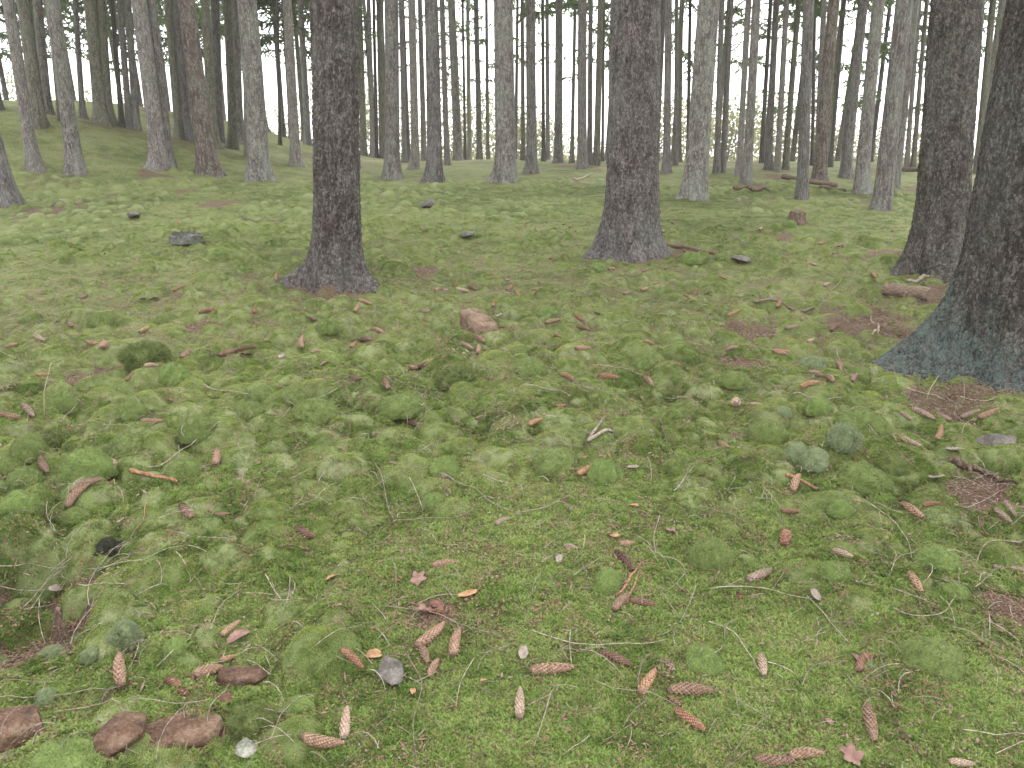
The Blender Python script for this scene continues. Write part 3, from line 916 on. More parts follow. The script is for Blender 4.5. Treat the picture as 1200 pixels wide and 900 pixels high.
def normals(x, y, e=.02):
    zx = (interp(GZ, x + e, y) - interp(GZ, x - e, y)) / (2 * e); zy = (interp(GZ, x, y + e) - interp(GZ, x, y - e)) / (2 * e)
    n_ = np.stack([-zx, -zy, np.ones_like(zx)], -1)
    return n_ / np.linalg.norm(n_, axis=1)[:, None]


def moss_layer(name, n, r0, r1, seed, coll, smin, smax, want='frond', power=1.0, lbl=''):
    x, y, rr = sample_pts(n, r0, r1, seed, power)
    li_ = interp(LIT, x, y) + .35 * fbm(x * 14, y * 14, 2); cu_ = interp(CUSH, x, y)
    keep = li_ < rr.uniform(.25, .75, n)
    keep &= (cu_ < (.55 if r1 < 7 else .22)) if want == 'frond' else (cu_ >= .4)
    if want == 'frond': keep &= rr.random(n) < 1.05 - .4 * cu_
    x, y = x[keep], y[keep]
    z = interp(GZ, x, y)
    o = scatter(name, np.stack([x, y, z], -1), normals(x, y), rr.uniform(smin, smax, len(x)), coll, seed=seed)
    tag(o, lbl, 'moss', kind='stuff')
    return o


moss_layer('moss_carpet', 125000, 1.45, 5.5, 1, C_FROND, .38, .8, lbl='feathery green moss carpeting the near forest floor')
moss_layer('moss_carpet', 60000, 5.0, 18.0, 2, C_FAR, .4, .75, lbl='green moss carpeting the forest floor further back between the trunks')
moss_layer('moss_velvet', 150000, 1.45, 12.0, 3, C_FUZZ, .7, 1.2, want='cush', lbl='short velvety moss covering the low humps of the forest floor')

# needle litter and bark flakes (stuff)
s = N('litter', .9)
kk = s.rnd()
s.base(s.ramp(kk, [(0, (.07, .04, .028)), (.35, (.17, .10, .065)), (.75, (.19, .13, .09)), (1, (.26, .195, .145))]))
M_LITTER = s.m
def litter_clump(seed):
    rr = np.random.default_rng(seed); V = []; F = []
    for i in range(26):
        p = rr.normal(size=3) * np.array([.032, .032, .002]) + np.array([0, 0, .004]); a = rr.uniform(0, 6.283)
        L = rr.uniform(.003, .007) if rr.random() < .93 else rr.uniform(.008, .016); wd = .0008 if rr.random() < .7 else rr.uniform(.0015, .0035)
        d = np.array([math.cos(a), math.sin(a), rr.normal() * .2]); sd = np.array([-math.sin(a), math.cos(a), rr.normal() * .3])
        n0 = len(V); V += [p - d * L, p - sd * wd, p + d * L, p + sd * wd, p + np.array([0, 0, wd * .8])]
        F += [[n0, n0 + 1, n0 + 4], [n0 + 1, n0 + 2, n0 + 4], [n0 + 2, n0 + 3, n0 + 4], [n0 + 3, n0, n0 + 4]]
    return mesh_from('litter', np.array(V), F, M_LITTER, False)
C_LIT = coll_of('litter_sources', [litter_clump(i) for i in range(5)])
x, y, rr = sample_pts(80000, 1.45, 12, 9)
li_ = interp(LIT, x, y); keep = rr.random(len(x)) < np.where(li_ > .3, .85, .36) * np.clip((11.5 - np.hypot(x, y)) / 8, 0, 1) ** 1.3 * (1 - .6 * interp(CUSH, x, y))
x, y = x[keep], y[keep]
o = scatter('needle_litter', np.stack([x, y, interp(GZ, x, y) + .004], -1), normals(x, y), rr.uniform(.7, 1.3, len(x)) * (1 + np.hypot(x, y) * .05), C_LIT, seed=4)
tag(o, 'dead needles and bark crumbs strewn over moss and bare patches', 'needle litter', kind='stuff')

def flake_clump(seed):
    rr = np.random.default_rng(seed); V = []; F = []
    for i in range(7):
        p = rr.normal(size=3) * np.array([.05, .05, .002]) + np.array([0, 0, .012]); a = rr.uniform(0, 6.283)
        L = rr.uniform(.004, .014); wd = L * rr.uniform(.25, .7)
        d = np.array([math.cos(a), math.sin(a), rr.normal() * .3]); sd = np.array([-math.sin(a), math.cos(a), rr.normal() * .3])
        n0 = len(V); V += [p - d * L, p - sd * wd, p + d * L * .9 + sd * wd * .2, p + sd * wd * .8, p + np.array([0, 0, wd * .5]), p - np.array([0, 0, .004])]
        for q in range(4): F += [[n0 + q, n0 + (q + 1) % 4, n0 + 4], [n0 + (q + 1) % 4, n0 + q, n0 + 5]]
    return mesh_from('bark_flakes', np.array(V), F, M_LITTER, False)


C_FLK = coll_of('flake_sources', [flake_clump(70 + i) for i in range(6)])
x, y, rr = sample_pts(4600, 2.4, 16, 29)
li_ = interp(LIT, x, y); keep = rr.random(len(x)) < np.where(li_ > .25, .9, .38) * np.clip((15.5 - np.hypot(x, y)) / 8, 0, 1) * (1 - .5 * interp(CUSH, x, y))
x, y = x[keep], y[keep]
o = scatter('bark_flakes', np.stack([x, y, interp(GZ, x, y) + .004], -1), normals(x, y), rr.uniform(.6, 1.2, len(x)) * (1 + np.hypot(x, y) * .05), C_FLK, seed=6)
tag(o, 'loose bark flakes and cone scales lying about on the moss', 'bark flakes', kind='stuff')

# ------------------------------------------------------------------ labels by landmark
LM = [('the flat brown rock slab', 207, 866), ('the upright rounded rock', 145, 866), ('the corner rock', 15, 858), ('the small brown block rock', 280, 799),
      ('the grey oval stone', 457, 788), ('the reddish brown block', 557, 385), ('the broken mossy stump', 533, 437), ('the dark scaly near trunk', 395, 335),
      ('the bell-footed rough trunk', 738, 295), ('the lichen-rooted edge trunk', 1165, 430), ('the blue-green moss cushion', 988, 512),
      ('the fluffy pale round cushion', 148, 742), ('the blackened moss clump', 125, 638), ('the low mossy hump', 170, 405),
      ('the splintered bark strip', 1150, 553), ('the lone round cushion low centre', 712, 680), ('the cushion right of centre', 708, 550),
      ('the cushion left of centre', 522, 547), ('the cut log', 1055, 342), ('the small cut stump', 933, 254), ('the low grey stump', 218, 279),
      ('the star-shaped pink leaf', 490, 683), ('the half-buried grey-brown rock', 1167, 521), ('the curly tan leaf', 548, 702),
      ('the cushion low right', 820, 765), ('the pale-tipped dark branch end', 1170, 878)]
PENDING = []


def later(o, head, px, py, cat, group=None):
    PENDING.append([o, head, px, py, cat, group])


def settle():
    b = {}
    for it in PENDING:
        o, head, px, py, cat, group = it
        best = min(LM, key=lambda m: math.hypot(m[1] - px, (m[2] - py) * 1.3))
        dx, dy = px - best[1], (py - best[2])
        if abs(dx) < 3 and abs(dy) < 3: d = 'touching'
        elif abs(dx) > abs(dy): d = 'left of' if dx < 0 else 'right of'
        else: d = 'behind' if dy < 0 else 'in front of'
        b.setdefault((cat, best[0], d), []).append((math.hypot(dx, dy), it))
    for (cat, nm, d), L in b.items():
        L.sort(key=lambda q: q[0])
        for k, (_, (o, head, px, py, cat, group)) in enumerate(L):
            lb = f"{head} {d} {nm}" if len(L) == 1 else f"{head}, {ORD[k] if k < 12 else str(k + 1) + 'th'} nearest {d} {nm}"
            tag(o, lb, cat, group)


def spot(px, py):
    p = hit(px, py)
    depth = p[1] * math.cos(PITCH) + (CAM_Z - p[2]) * math.sin(PITCH)
    return p, depth / FPX                      # place and metres per pixel


# ------------------------------------------------------------------ spruce cones
s = N('cone_scales', .6)
cv = s.attr('shade'); rn = s.rnd()
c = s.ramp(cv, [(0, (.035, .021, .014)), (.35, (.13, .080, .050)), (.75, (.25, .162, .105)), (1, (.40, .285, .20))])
c = s.mix(1.0, c, s.ramp(rn, [(0, (.65, .62, .62)), (.5, (1, .95, .95)), (1, (1.25, 1.2, 1.15))]), 'MULTIPLY')
fi = s.noise(s.coord('Object'), 40, 3)
c = s.mix(s.ramp(fi, [(.4, 0), (.7, .35)]), c, (.30, .22, .16))
s.base(c); s.normal(s.bump(fi, .3, .002)); M_CONE = s.m
M_CONES = [M_CONE]
for nm, tint in (('cone_scales_orange', (1.12, 1.02, .90)), ('cone_scales_weathered', (1.25, 1.45, 1.6)), ('cone_scales_dark', (.55, .5, .52)), ('cone_scales_red', (.85, .70, .66))):
    m2 = M_CONE.copy(); m2.name = nm
    t2 = m2.node_tree; bs = t2.nodes['Principled BSDF']; src = bs.inputs['Base Color'].links[0].from_socket
    mx = t2.nodes.new('ShaderNodeMix'); mx.data_type = 'RGBA'; mx.blend_type = 'MULTIPLY'; mx.inputs['Factor'].default_value = 1
    mx.inputs['B'].default_value = (*tint, 1); t2.links.new(src, mx.inputs['A']); t2.links.new(mx.outputs['Result'], bs.inputs['Base Color'])
    M_CONES.append(m2)


def cone_mesh(seed, openness, bend, cut=1.0):
    """a spruce cone lying along x, 1 unit long: stalk end at -0.5, tip at +0.5"""
    rr = np.random.default_rng(seed); V = []; F = []; A = []

    def prof(t): return .142 * (np.sin(np.pi * np.clip(t * .90 + .07, 0, 1)) ** .40) * (1 - .24 * t)

    def place(t, r_, a): return [t - .5, r_ * math.cos(a) + bend * math.sin(math.pi * t), r_ * math.sin(a)]
    nb, ns = 12, 12
    for i in range(nb + 1):
        t = i / nb * cut
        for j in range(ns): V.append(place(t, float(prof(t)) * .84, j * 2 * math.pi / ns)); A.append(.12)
    for i in range(nb):
        for j in range(ns): F.append([i * ns + j, i * ns + (j + 1) % ns, (i + 1) * ns + (j + 1) % ns, (i + 1) * ns + j])
    F.append(list(range(ns))[::-1]); F.append(list(range(nb * ns, nb * ns + ns)))
    rows, per = 17, 9
    for i in range(rows):
        for j in range(per):
            t = (i + .3) / rows + j / per / rows
            if t > cut: continue
            if cut < 1 and rr.random() < .25: continue
            a = (j + .5 * (i % 2)) * 2 * math.pi / per + i * .12; r_ = float(prof(t)); w_ = 2 * math.pi / per * .62
            L = .105; op = openness * rr.uniform(.7, 1.4); sh = rr.uniform(.35, .75)
            n0 = len(V)
            V += [place(t, r_ * .86, a), place(t + L * .45, r_ * (.97 + op * .5), a - w_), place(t + L * .95, float(prof(min(t + L, 1))) * (1.02 + op), a), place(t + L * .45, r_ * (.97 + op * .5), a + w_),
                  place(t + L * .5, r_ * (1.09 + op * .6), a)]
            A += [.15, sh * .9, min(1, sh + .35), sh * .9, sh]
            F += [[n0, n0 + 1, n0 + 4], [n0 + 1, n0 + 2, n0 + 4], [n0 + 2, n0 + 3, n0 + 4], [n0 + 3, n0, n0 + 4], [n0 + 1, n0 + 3, n0 + 2]]
    return mesh_from('spruce_cone', np.array(V), F, None, False, {'shade': A})


CONE_ME = [cone_mesh(0, .04, .0), cone_mesh(1, .10, .05), cone_mesh(2, .2, -.04), cone_mesh(3, .07, .09), cone_mesh(4, .3, .03, .7)]


def cone_var(k, tone):
    key = f'spruce_cone_{k}_{tone}'; me = bpy.data.meshes.get(key)
    if me is None: me = CONE_ME[k].copy(); me.name = key; me.materials.append(M_CONES[tone])
    return me


CW = ['brown', 'orange-brown', 'weathered greyish', 'dark', 'reddish brown']
# px, py, angle (deg, image), length px, tone
CONES = [
 (142,790,92,38,0),(243,792,35,42,0),(203,805,-35,22,4),(218,815,-10,18,4),(266,775,35,22,1),(270,741,35,26,0),(254,543,75,27,0),(219,604,-45,30,0),(259,607,20,19,0),
 (101,574,20,40,0),(91,585,28,34,0),(53,550,-60,14,0),(131,548,70,11,2),(412,779,-15,30,4),(503,748,35,42,0),(535,757,78,40,0),(497,770,-65,22,0),(508,786,60,22,0),
 (515,718,10,15,4),(405,854,83,34,2),(377,876,6,50,0),(358,627,-25,24,3),(521,664,8,31,0),(589,615,20,18,2),(627,506,15,17,1),(688,556,15,25,1),(847,524,-40,15,0),
 (734,639,10,18,0),(731,661,-42,28,3),(668,643,-8,17,2),(728,711,42,25,0),(752,711,-5,31,3),(888,678,22,30,2),(867,702,-60,12,4),(720,776,-20,38,3),(758,804,55,31,1),
 (785,785,-55,20,2),(806,816,2,50,0),(807,846,-35,42,4),(793,829,-30,16,0),(609,831,88,30,2),(645,787,5,50,0),(893,783,-80,24,2),(925,603,-5,21,1),(932,571,60,17,0),
 (919,635,88,15,4),(986,653,-25,26,2),(1068,602,-35,42,0),(1090,594,0,18,4),(1072,684,-50,24,0),(1127,698,-20,15,0),(1099,513,62,14,1),(1065,520,-15,26,2),
 (1183,598,-30,20,2),(1174,607,-25,24,2),(1172,669,-15,16,2),(1192,670,-10,20,2),(1019,849,-75,42,0),(1009,780,70,20,4),(1017,774,10,18,4),(943,889,5,40,0),(905,894,-3,46,0),
 (1125,898,-5,30,2),(914,415,-3,19,1),(857,411,-10,15,2),(948,454,0,22,1),(970,446,-30,19,0),(982,433,-40,13,0),(958,441,-20,12,0),(1001,445,50,10,0),(862,475,88,10,2),
 (885,476,-2,14,2),(928,386,0,17,2),(859,369,0,15,1),(1105,490,-25,19,2),(1080,489,-15,28,2),(1060,490,-20,16,2),(1135,490,-5,24,2),(1157,487,0,24,0),(1046,434,0,14,1),
 (815,347,20,9,4),(807,348,5,11,4),(847,327,0,9,4),(483,499,-30,29,3),(452,454,-55,15,0),(416,445,-25,16,3),(492,434,3,21,3),(442,390,-10,19,0),(428,402,-10,16,0),
 (563,491,15,12,0),(560,412,80,9,0),(561,400,-15,15,0),(587,385,0,11,4),(521,341,-20,16,2),(541,341,3,16,2),(553,340,-10,11,0),(490,325,0,12,0),(597,341,20,9,4),
 (628,340,10,8,0),(579,358,60,9,4),(577,368,20,8,3),(682,410,12,18,0),(683,390,-5,16,4),(679,378,-8,16,4),(647,379,8,18,0),(653,397,-10,9,1),(712,443,-8,26,4),
 (664,446,-5,18,4),(759,450,-30,13,0),(657,477,12,11,1),(755,340,15,14,0),(733,345,30,11,0),(769,333,0,8,4),(756,319,0,9,4),(427,357,0,17,0),(418,364,30,8,0),
 (462,334,80,7,0),(217,417,30,19,0),(267,416,8,23,0),(289,411,3,21,3),(355,405,80,11,0),(370,415,10,12,0),(299,368,60,8,4),(209,342,5,14,1),(243,368,5,21,4),(98,349,20,12,0),
 (13,407,0,16,0),(109,406,-5,16,0),(122,406,60,8,0),(152,446,20,11,0),(11,489,0,24,0),(34,485,-30,22,2),(178,496,0,26,0),(324,328,88,8,1),(365,379,0,13,3),
]
crr = np.random.default_rng(77)
for k in range(46):                                # the many small ones further back
    a = crr.uniform(-.62, .66); r_ = crr.uniform(4.8, 12.5)
    x, y = r_ * math.sin(a), r_ * math.cos(a); z = float(interp(GZ, x, y))
    cp, sp = math.cos(PITCH), math.sin(PITCH)
    dep = y * cp - (z - CAM_Z) * sp; up_ = y * sp + (z - CAM_Z) * cp
    CONES.append((600 + FPX * x / dep, 450 - FPX * up_ / dep, crr.uniform(-40, 40), .11 * FPX / dep * crr.uniform(.7, 1), int(crr.choice([0, 0, 4, 1, 2]))))
for k, (px, py, an, ln_, tone) in enumerate(CONES):
    a = R(an); dx, dy = math.cos(a) * ln_ / 2, -math.sin(a) * ln_ / 2
    # both ends on the plane through the middle point
    c0, mpp = spot(px, py)
    pts = []
    for sx in (-1, 1):
        d = ray(px + sx * dx, py + sx * dy); zc = c0[2]; t = (zc - CAM_Z) / d[2]
        pts.append(d * t)
    v = pts[1] - pts[0]; L = float(np.hypot(v[0], v[1]))
    head = math.atan2(v[1], v[0]); L = min(max(L, .055), .135)
    broken = ln_ * mpp < .055
    kk = 4 if broken else int(crr.integers(0, 4))
    rad = L * .115 if not broken else L * .15
    cx, cy = c0[0], c0[1]
    hx, hy = math.cos(head) * L * .4, math.sin(head) * L * .4
    z0, z1 = float(interp(GZ, cx - hx, cy - hy)), float(interp(GZ, cx + hx, cy + hy)); zm = float(interp(GZ, cx, cy))
    pitch_ = math.atan2(z1 - z0, L * .8)
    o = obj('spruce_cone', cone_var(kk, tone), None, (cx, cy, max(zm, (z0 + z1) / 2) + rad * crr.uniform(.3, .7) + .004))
    o.rotation_euler = (Matrix.Rotation(head, 3, 'Z') @ Matrix.Rotation(-pitch_ * .8, 3, 'Y') @ Matrix.Rotation(crr.uniform(0, 6.28), 3, 'X')).to_euler()
    w_ = (L / .12) ** -.25 if not broken else 1.25
    o.scale = (L, L * w_, L * w_)
    size = 'broken stub of ' if broken else ''
    later(o, f"{size}{CW[tone]} spruce cone", px, py, 'spruce cone', 'spruce cones strewn over the moss')

# ------------------------------------------------------------------ stones
def stone_mat(name, c0, c1, c2):
    s = N(name, .8); oc = s.coord('Object')
    n1 = s.noise(oc, 13, 5, .65); n2 = s.noise(oc, 90, 4, .75)
    c = s.ramp(s.math('ADD', s.math('MULTIPLY', n1, .6), s.math('MULTIPLY', n2, .4)), [(.38, c0), (.5, c1), (.62, c2)])
    geo = s.n('ShaderNodeNewGeometry'); s.base(c)
    s.normal(s.bump(n2, .6, .02, s.bump(n1, .5, .05))); return s.m


M_RED = stone_mat('red_brown_stone', (.035, .024, .018), (.105, .060, .036), (.19, .135, .095))
M_GREY = stone_mat('grey_stone', (.055, .050, .042), (.11, .10, .086), (.19, .175, .155))
M_TAN = stone_mat('tan_brown_block', (.06, .040, .028), (.17, .115, .075), (.26, .19, .135))
M_WHITE = stone_mat('lichen_white_stone', (.10, .105, .075), (.20, .205, .16), (.32, .33, .27))


def stone_mesh(seed, sx, sy, sz, boxy=0.0, n=26, flat=0):
    rr = np.random.default_rng(seed)
    ph = np.linspace(0, math.pi, n); th = np.linspace(0, 2 * math.pi, n * 2, endpoint=False)
    P, TH_ = np.meshgrid(ph, th, indexing='ij')
    D = np.stack([np.sin(P) * np.cos(TH_), np.sin(P) * np.sin(TH_), np.cos(P)], -1)
    rad = np.full(P.shape, 1.0)
    for i in range(11):                       # facets
        nn = rr.normal(size=3); nn /= np.linalg.norm(nn); h = rr.uniform(.55, .85)
        rad = np.minimum(rad, h / np.clip(D @ nn, .05, None))
    if boxy:
        bx_ = 0.72 / np.max(np.abs(D), axis=-1)
        rad = rad * (1 - boxy) + bx_ * boxy
    rad = rad + .05 * (vnoise(D[..., 0] * 4 + seed, D[..., 1] * 4 + D[..., 2] * 3) + .5 * vnoise(D[..., 0] * 11, D[..., 1] * 11 + D[..., 2] * 9 + seed))
    V = (D * rad[..., None] * np.array([sx, sy, sz])).reshape(-1, 3)
    return V, grid_faces(n, n * 2, True)[:, ::-1]


def stone(px, py, wpx, hpx, rot, mat, label, seed, thick=.5, boxy=0.0, sink=.3, tilt=0.0, kind='rock'):
    p, mpp = spot(px, py)
    d = math.hypot(p[0], p[1]); grz = max((CAM_Z - p[2]) / math.hypot(d, CAM_Z), .15)
    sx = wpx / 2 * mpp; sz = max(sx * thick, .01)
    sy = max(hpx * mpp / 2 - sz * .7, .02) / grz if kind != 'fixed' else sx
    sy = min(sy, sx * 2.2)
    V, F = stone_mesh(seed, sx * 1.3, sy * 1.3, sz * 1.2, boxy)
    me = mesh_from('rock', V, F, mat, True)
    o = obj('rock', me, None, (p[0], p[1], p[2] + sz * (1 - 2 * sink) * .6))
    o.rotation_euler = (tilt, 0, R(rot))
    tag(o, label, 'rock')
    return o


stone(207, 862, 92, 55, 25, M_RED, 'flat red-brown rock slab embedded in moss near the bottom left corner', 1, .26, .35, .22, .10)
stone(145, 864, 46, 66, -12, M_RED, 'upright rounded red-grey rock between the flat slab and the pale moss mound', 12, .6, .1, .3)
stone(12, 858, 72, 58, 10, M_RED, 'brown rock cut off by the bottom left corner of the picture', 3, .5, .3, .3)
stone(281, 799, 58, 28, 4, M_RED, 'small brown block of rock partly under moss, above the flat slab', 4, .35, .6, .2)
stone(457, 788, 28, 40, 12, M_GREY, 'smooth grey oval stone with a small pale spot, lying among cones', 5, .35, 0, .3)
stone(1167, 522, 44, 15, 5, M_GREY, 'half-buried grey-brown rock in moss near the right edge', 6, .5, .1, .3)
stone(501, 243, 16, 13, 0, M_GREY, 'small pointed grey stone on the moss in the middle distance', 7, .8, 0, .2)
stone(290, 878, 22, 22, 0, M_WHITE, 'whitish lichen-covered stone right of the flat brown slab', 8, .5, 0, .2)
stone(868, 306, 17, 7, 0, M_GREY, 'flat grey-brown stone in the moss right of the bell-footed trunk', 9, .35, 0, .2)
stone(157, 254, 13, 9, 0, M_GREY, 'small pale stone in the moss behind the low grey stump', 10, .6, 0, .2)
stone(548, 277, 16, 6, 0, M_GREY, 'small dark stone lying between the two big near trunks', 11, .4, .3, .1)
# the reddish block: a long broken piece of stone lying in the moss
a0 = hit(541, 378); a1 = hit(582, 402)
V, F = stone_mesh(31, .24, .115, .11, .8)
o = obj('stone_block', mesh_from('stone_block', V, F, M_TAN, True), None, tuple((a0 + a1) / 2 + np.array([0, 0, .055])))
hd = math.atan2(a1[1] - a0[1], a1[0] - a0[0]); LL = np.linalg.norm((a1 - a0)[:2])
o.rotation_euler = (0, .12, hd); o.scale = (min(max(LL / 2 / .2 * 1.15, .9), 1.3), 1, 1)
tag(o, 'reddish brown broken block lying in the moss just above the mossy broken stump', 'rock')

# ------------------------------------------------------------------ wood: logs, stumps, sticks
s = N('cut_wood', .85); oc = s.coord('Object')
ring = s.noise(s.coord('Object', (1, 1, 6)), 30, 4, .7)
s.base(s.ramp(ring, [(.34, (.055, .038, .027)), (.5, (.15, .108, .075)), (.66, (.24, .185, .14))])); s.normal(s.bump(ring, .6, .01)); M_WOOD = s.m
s = N('rotten_wood', .95); oc = s.coord('Object', (1, 1, .25))
ring = s.noise(oc, 45, 5, .75)
s.base(s.ramp(ring, [(.34, (.030, .021, .015)), (.5, (.11, .078, .055)), (.66, (.23, .17, .125))])); s.normal(s.bump(ring, .9, .02)); M_ROT = s.m
s = N('twig_grey', .85); rn = s.rnd()
s.base(s.mix(1.0, s.ramp(s.noise(s.coord('World'), 60, 3), [(.35, (.15, .125, .10)), (.65, (.36, .315, .265))]), s.ramp(rn, [(0, (.55, .5, .48)), (1, (1.15, 1.15, 1.1))]), 'MULTIPLY')); M_TWIG = s.m
s = N('twig_brown', .85)
s.base(s.ramp(s.noise(s.coord('World'), 80, 4), [(.35, (.12, .06, .035)), (.65, (.32, .18, .10))])); M_STICK = s.m
s = N('grass_stalk', .8); s.base(s.ramp(s.noise(s.coord('World'), 30, 2), [(.3, (.40, .34, .20)), (.7, (.5, .46, .30))])); M_STALK = s.m
M_STUMPSIDE = bark_mat('stump_side', [(.035, .032, .026), (.08, .075, .062), (.14, .135, .115)], 40, .5, .01)


def stick(name, pix, r0, r1, mat, lift=.008, seed=0, seg=5, wob=.003, sub=6):
    rr = np.random.default_rng(seed)
    P = np.array([hit(a, b) for a, b in pix])
    # metres along the line, resampled
    d = np.concatenate([[0], np.cumsum(np.linalg.norm(np.diff(P[:, :2], axis=0), axis=1))])
    n = max(len(P), int(d[-1] / .035) + 2, sub); n = min(n, 40)
    t = np.linspace(0, d[-1], n)
    X = np.interp(t, d, P[:, 0]); Y = np.interp(t, d, P[:, 1])
    X += rr.normal(size=n) * wob * .5; Y += rr.normal(size=n) * wob * .5
    if n > 4:
        X[1:-1] = (X[:-2] + X[1:-1] + X[2:]) / 3; Y[1:-1] = (Y[:-2] + Y[1:-1] + Y[2:]) / 3
    Z0 = interp(GZ, X, Y)
    Z = np.copy(Z0)
    for _ in range(6): Z[1:-1] = np.maximum(Z0[1:-1], (Z[:-2] + Z[2:]) / 2 - .002)
    Z = Z + lift + rr.random(n) * .004
    rad = np.interp(t, [0, d[-1]], [r0, r1]) * rr.uniform(.85, 1.15, n)
    c = np.array([X.mean(), Y.mean(), Z.mean()])
    V, F = tube(np.stack([X, Y, Z], -1) - c, rad, seg)
    return obj(name, mesh_from(name, V, F, mat), None, tuple(c))


TW_ = [
 [(440,549),(452,585),(462,617)], [(480,565),(490,585),(496,603)], [(507,558),(545,575),(600,605)], [(457,617),(500,612),(530,615),(568,602)],
 [(452,716),(500,722),(540,738),(590,752),(598,765)], [(341,683),(339,708),(330,733)], [(311,680),(330,710)], [(370,764),(400,745),(430,735)], [(557,778),(540,805),(535,835)],
 [(478,775),(497,805),(484,850),(487,898)], [(696,803),(713,814),(750,815),(790,833)], [(623,745),(660,760),(705,763),(780,757)], [(645,820),(636,850),(626,883)],
 [(618,835),(650,820),(650,808)], [(668,745),(669,785)], [(775,698),(795,730)], [(815,692),(797,735)], [(832,695),(870,693),(900,695),(950,710)], [(945,705),(970,733),(993,760)],
 [(830,735),(860,745),(875,770),(890,795)], [(773,609),(765,632),(768,652)], [(805,560),(815,547),(840,541)], [(605,607),(640,600),(668,585)], [(672,680),(705,658)],
 [(1045,718),(1070,730),(1105,725),(1122,700),(1123,670)], [(1043,675),(1050,660),(1075,650)], [(1075,657),(1092,665),(1090,682),(1080,688)], [(1010,590),(1035,605),(1065,640),(1068,660)],
 [(1144,662),(1150,645),(1180,640),(1205,640)], [(1142,694),(1165,672)], [(1045,695),(1100,718)], [(1118,596),(1170,580)], [(938,810),(948,787),(990,782)], [(1030,775),(1040,805),(1050,825)],
 [(1125,864),(1160,870),(1200,868)], [(1165,889),(1200,875)], [(0,672),(45,665),(80,668)], [(25,720),(55,690),(85,660)], [(0,694),(70,694)], [(48,710),(50,750),(54,762)],
 [(92,742),(105,712)], [(95,692),(150,691)], [(160,704),(180,693),(198,694)], [(248,743),(258,718),(283,699)], [(183,790),(215,765),(230,740)], [(65,842),(110,835),(142,830)],
 [(0,825),(60,822),(135,815)], [(5,804),(80,804)], [(155,824),(245,828)], [(243,858),(246,835),(270,810)], [(300,862),(330,863),(346,878)], [(57,593),(55,612),(67,630)],
 [(105,678),(160,652)], [(175,552),(205,540),(240,510)], [(60,500),(110,500),(155,505)], [(75,498),(90,485),(100,473)], [(160,470),(190,490),(215,492)], [(985,330),(970,345),(960,352)],
 [(1120,468),(1150,474),(1165,470)], [(1128,444),(1130,470),(1124,482)], [(1100,465),(1140,480)], [(1060,460),(1110,474)], [(780,470),(815,480),(840,490)], [(700,432),(735,437),(765,446)],
 [(855,273),(865,282),(876,291)], [(283,259),(310,257),(345,259)], [(60,243),(110,238)], [(980,415),(990,440),(1005,455)], [(925,470),(950,476),(985,474)], [(620,455),(650,462),(668,470)],
 [(560,560),(580,570),(600,572)], [(820,600),(850,605),(880,620)], [(350,600),(370,590)], [(300,880),(345,868)], [(690,870),(660,892)], [(860,890),(880,860),(900,845)], [(790,580),(805,560)],
 [(905,545),(930,555)], [(350,475),(380,470),(395,462)], [(240,455),(270,462),(300,470)],
]
for k, P_ in enumerate(TW_):
    _, mpp = spot(*P_[0])
    o = stick('twig', P_, max(.0016, mpp * .62), max(.0010, mpp * .36), M_TWIG, .018, k)
    mx_ = np.mean(P_, axis=0)
    sp_ = math.hypot(P_[0][0] - P_[-1][0], P_[0][1] - P_[-1][1])
    later(o, ('long ' if sp_ > 60 else 'short ' if sp_ < 32 else '') + ('bent' if len(P_) > 2 else 'straight') + ' dry grey twig', mx_[0], mx_[1], 'twig', 'dry twigs lying on the moss')
ST_ = [
 ([(108,540),(120,549),(133,556)], .010, .008, M_STICK, 'short thick orange-brown stick leaning on a moss cushion'),
 ([(150,558),(180,561),(208,567)], .011, .008, M_STICK, 'orange-brown bark-covered stick lying across the moss'),
 ([(686,524),(700,515),(716,507)], .011, .009, M_TWIG, 'short thick grey-brown stick right of the frame centre'),
 ([(690,517),(700,503),(708,491)], .008, .006, M_TWIG, 'stick pointing away behind another short stick'),
 ([(918,560),(938,566),(958,578)], .009, .006, M_STICK, 'brown stick in front of the blue-green moss cushions'),
 ([(722,702),(738,680),(757,656)], .006, .003, M_STICK, 'forked brown spruce twig beside a round green cushion'),
 ([(733,706),(742,690),(750,674)], .004, .003, M_STICK, 'thin brown twig crossing the forked one'),
 ([(774,287),(800,292),(836,299)], .035, .022, M_WOOD, 'weathered branch lying at the foot of the big rough trunk'),
 ([(884,357),(920,360),(955,364)], .014, .010, M_TWIG, 'grey branch lying left of the dark edge trunks'),
 ([(1063,334),(1080,329),(1104,321)], .020, .012, M_TWIG, 'pale branch resting across the end of the cut log'),
 ([(1022,398),(1030,386),(1020,372)], .010, .006, M_TWIG, 'short upright-looking stub of branch beside the lichen root'),
 ([(918,209),(948,215),(980,220)], .07, .05, M_WOOD, 'long fallen branch among the trunks on the right'),
 ([(860,222),(880,224),(902,225)], .04, .02, M_ROT, 'dark fallen branch left of the small cut stump'),
 ([(1054,201),(1078,201)], .07, .06, M_ROT, 'short dark log far back near the right-hand trunks'),
 ([(960,221),(990,225)], .04, .03, M_ROT, 'thin dark branch behind the stump on the right'),
 ([(1048,846),(1062,868),(1088,896)], .004, .003, M_ROT, 'dark crooked twig near the bottom right corner'),
 ([(155,626),(170,605),(172,588)], .003, .002, M_STICK, 'tan twig bent over a moss cushion at left'),
 ([(672,212),(690,206)], .03, .02, M_TWIG, 'short branch propped on the moss between middle trunks'),
]
for k, (P_, r0, r1, m_, lb) in enumerate(ST_):
    o = stick('stick' if r0 < .03 else 'fallen_branch', P_, r0, r1, m_, r0 * .6 + .004, 200 + k, 8, .012)
    tag(o, lb, 'stick' if r0 < .03 else 'branch')

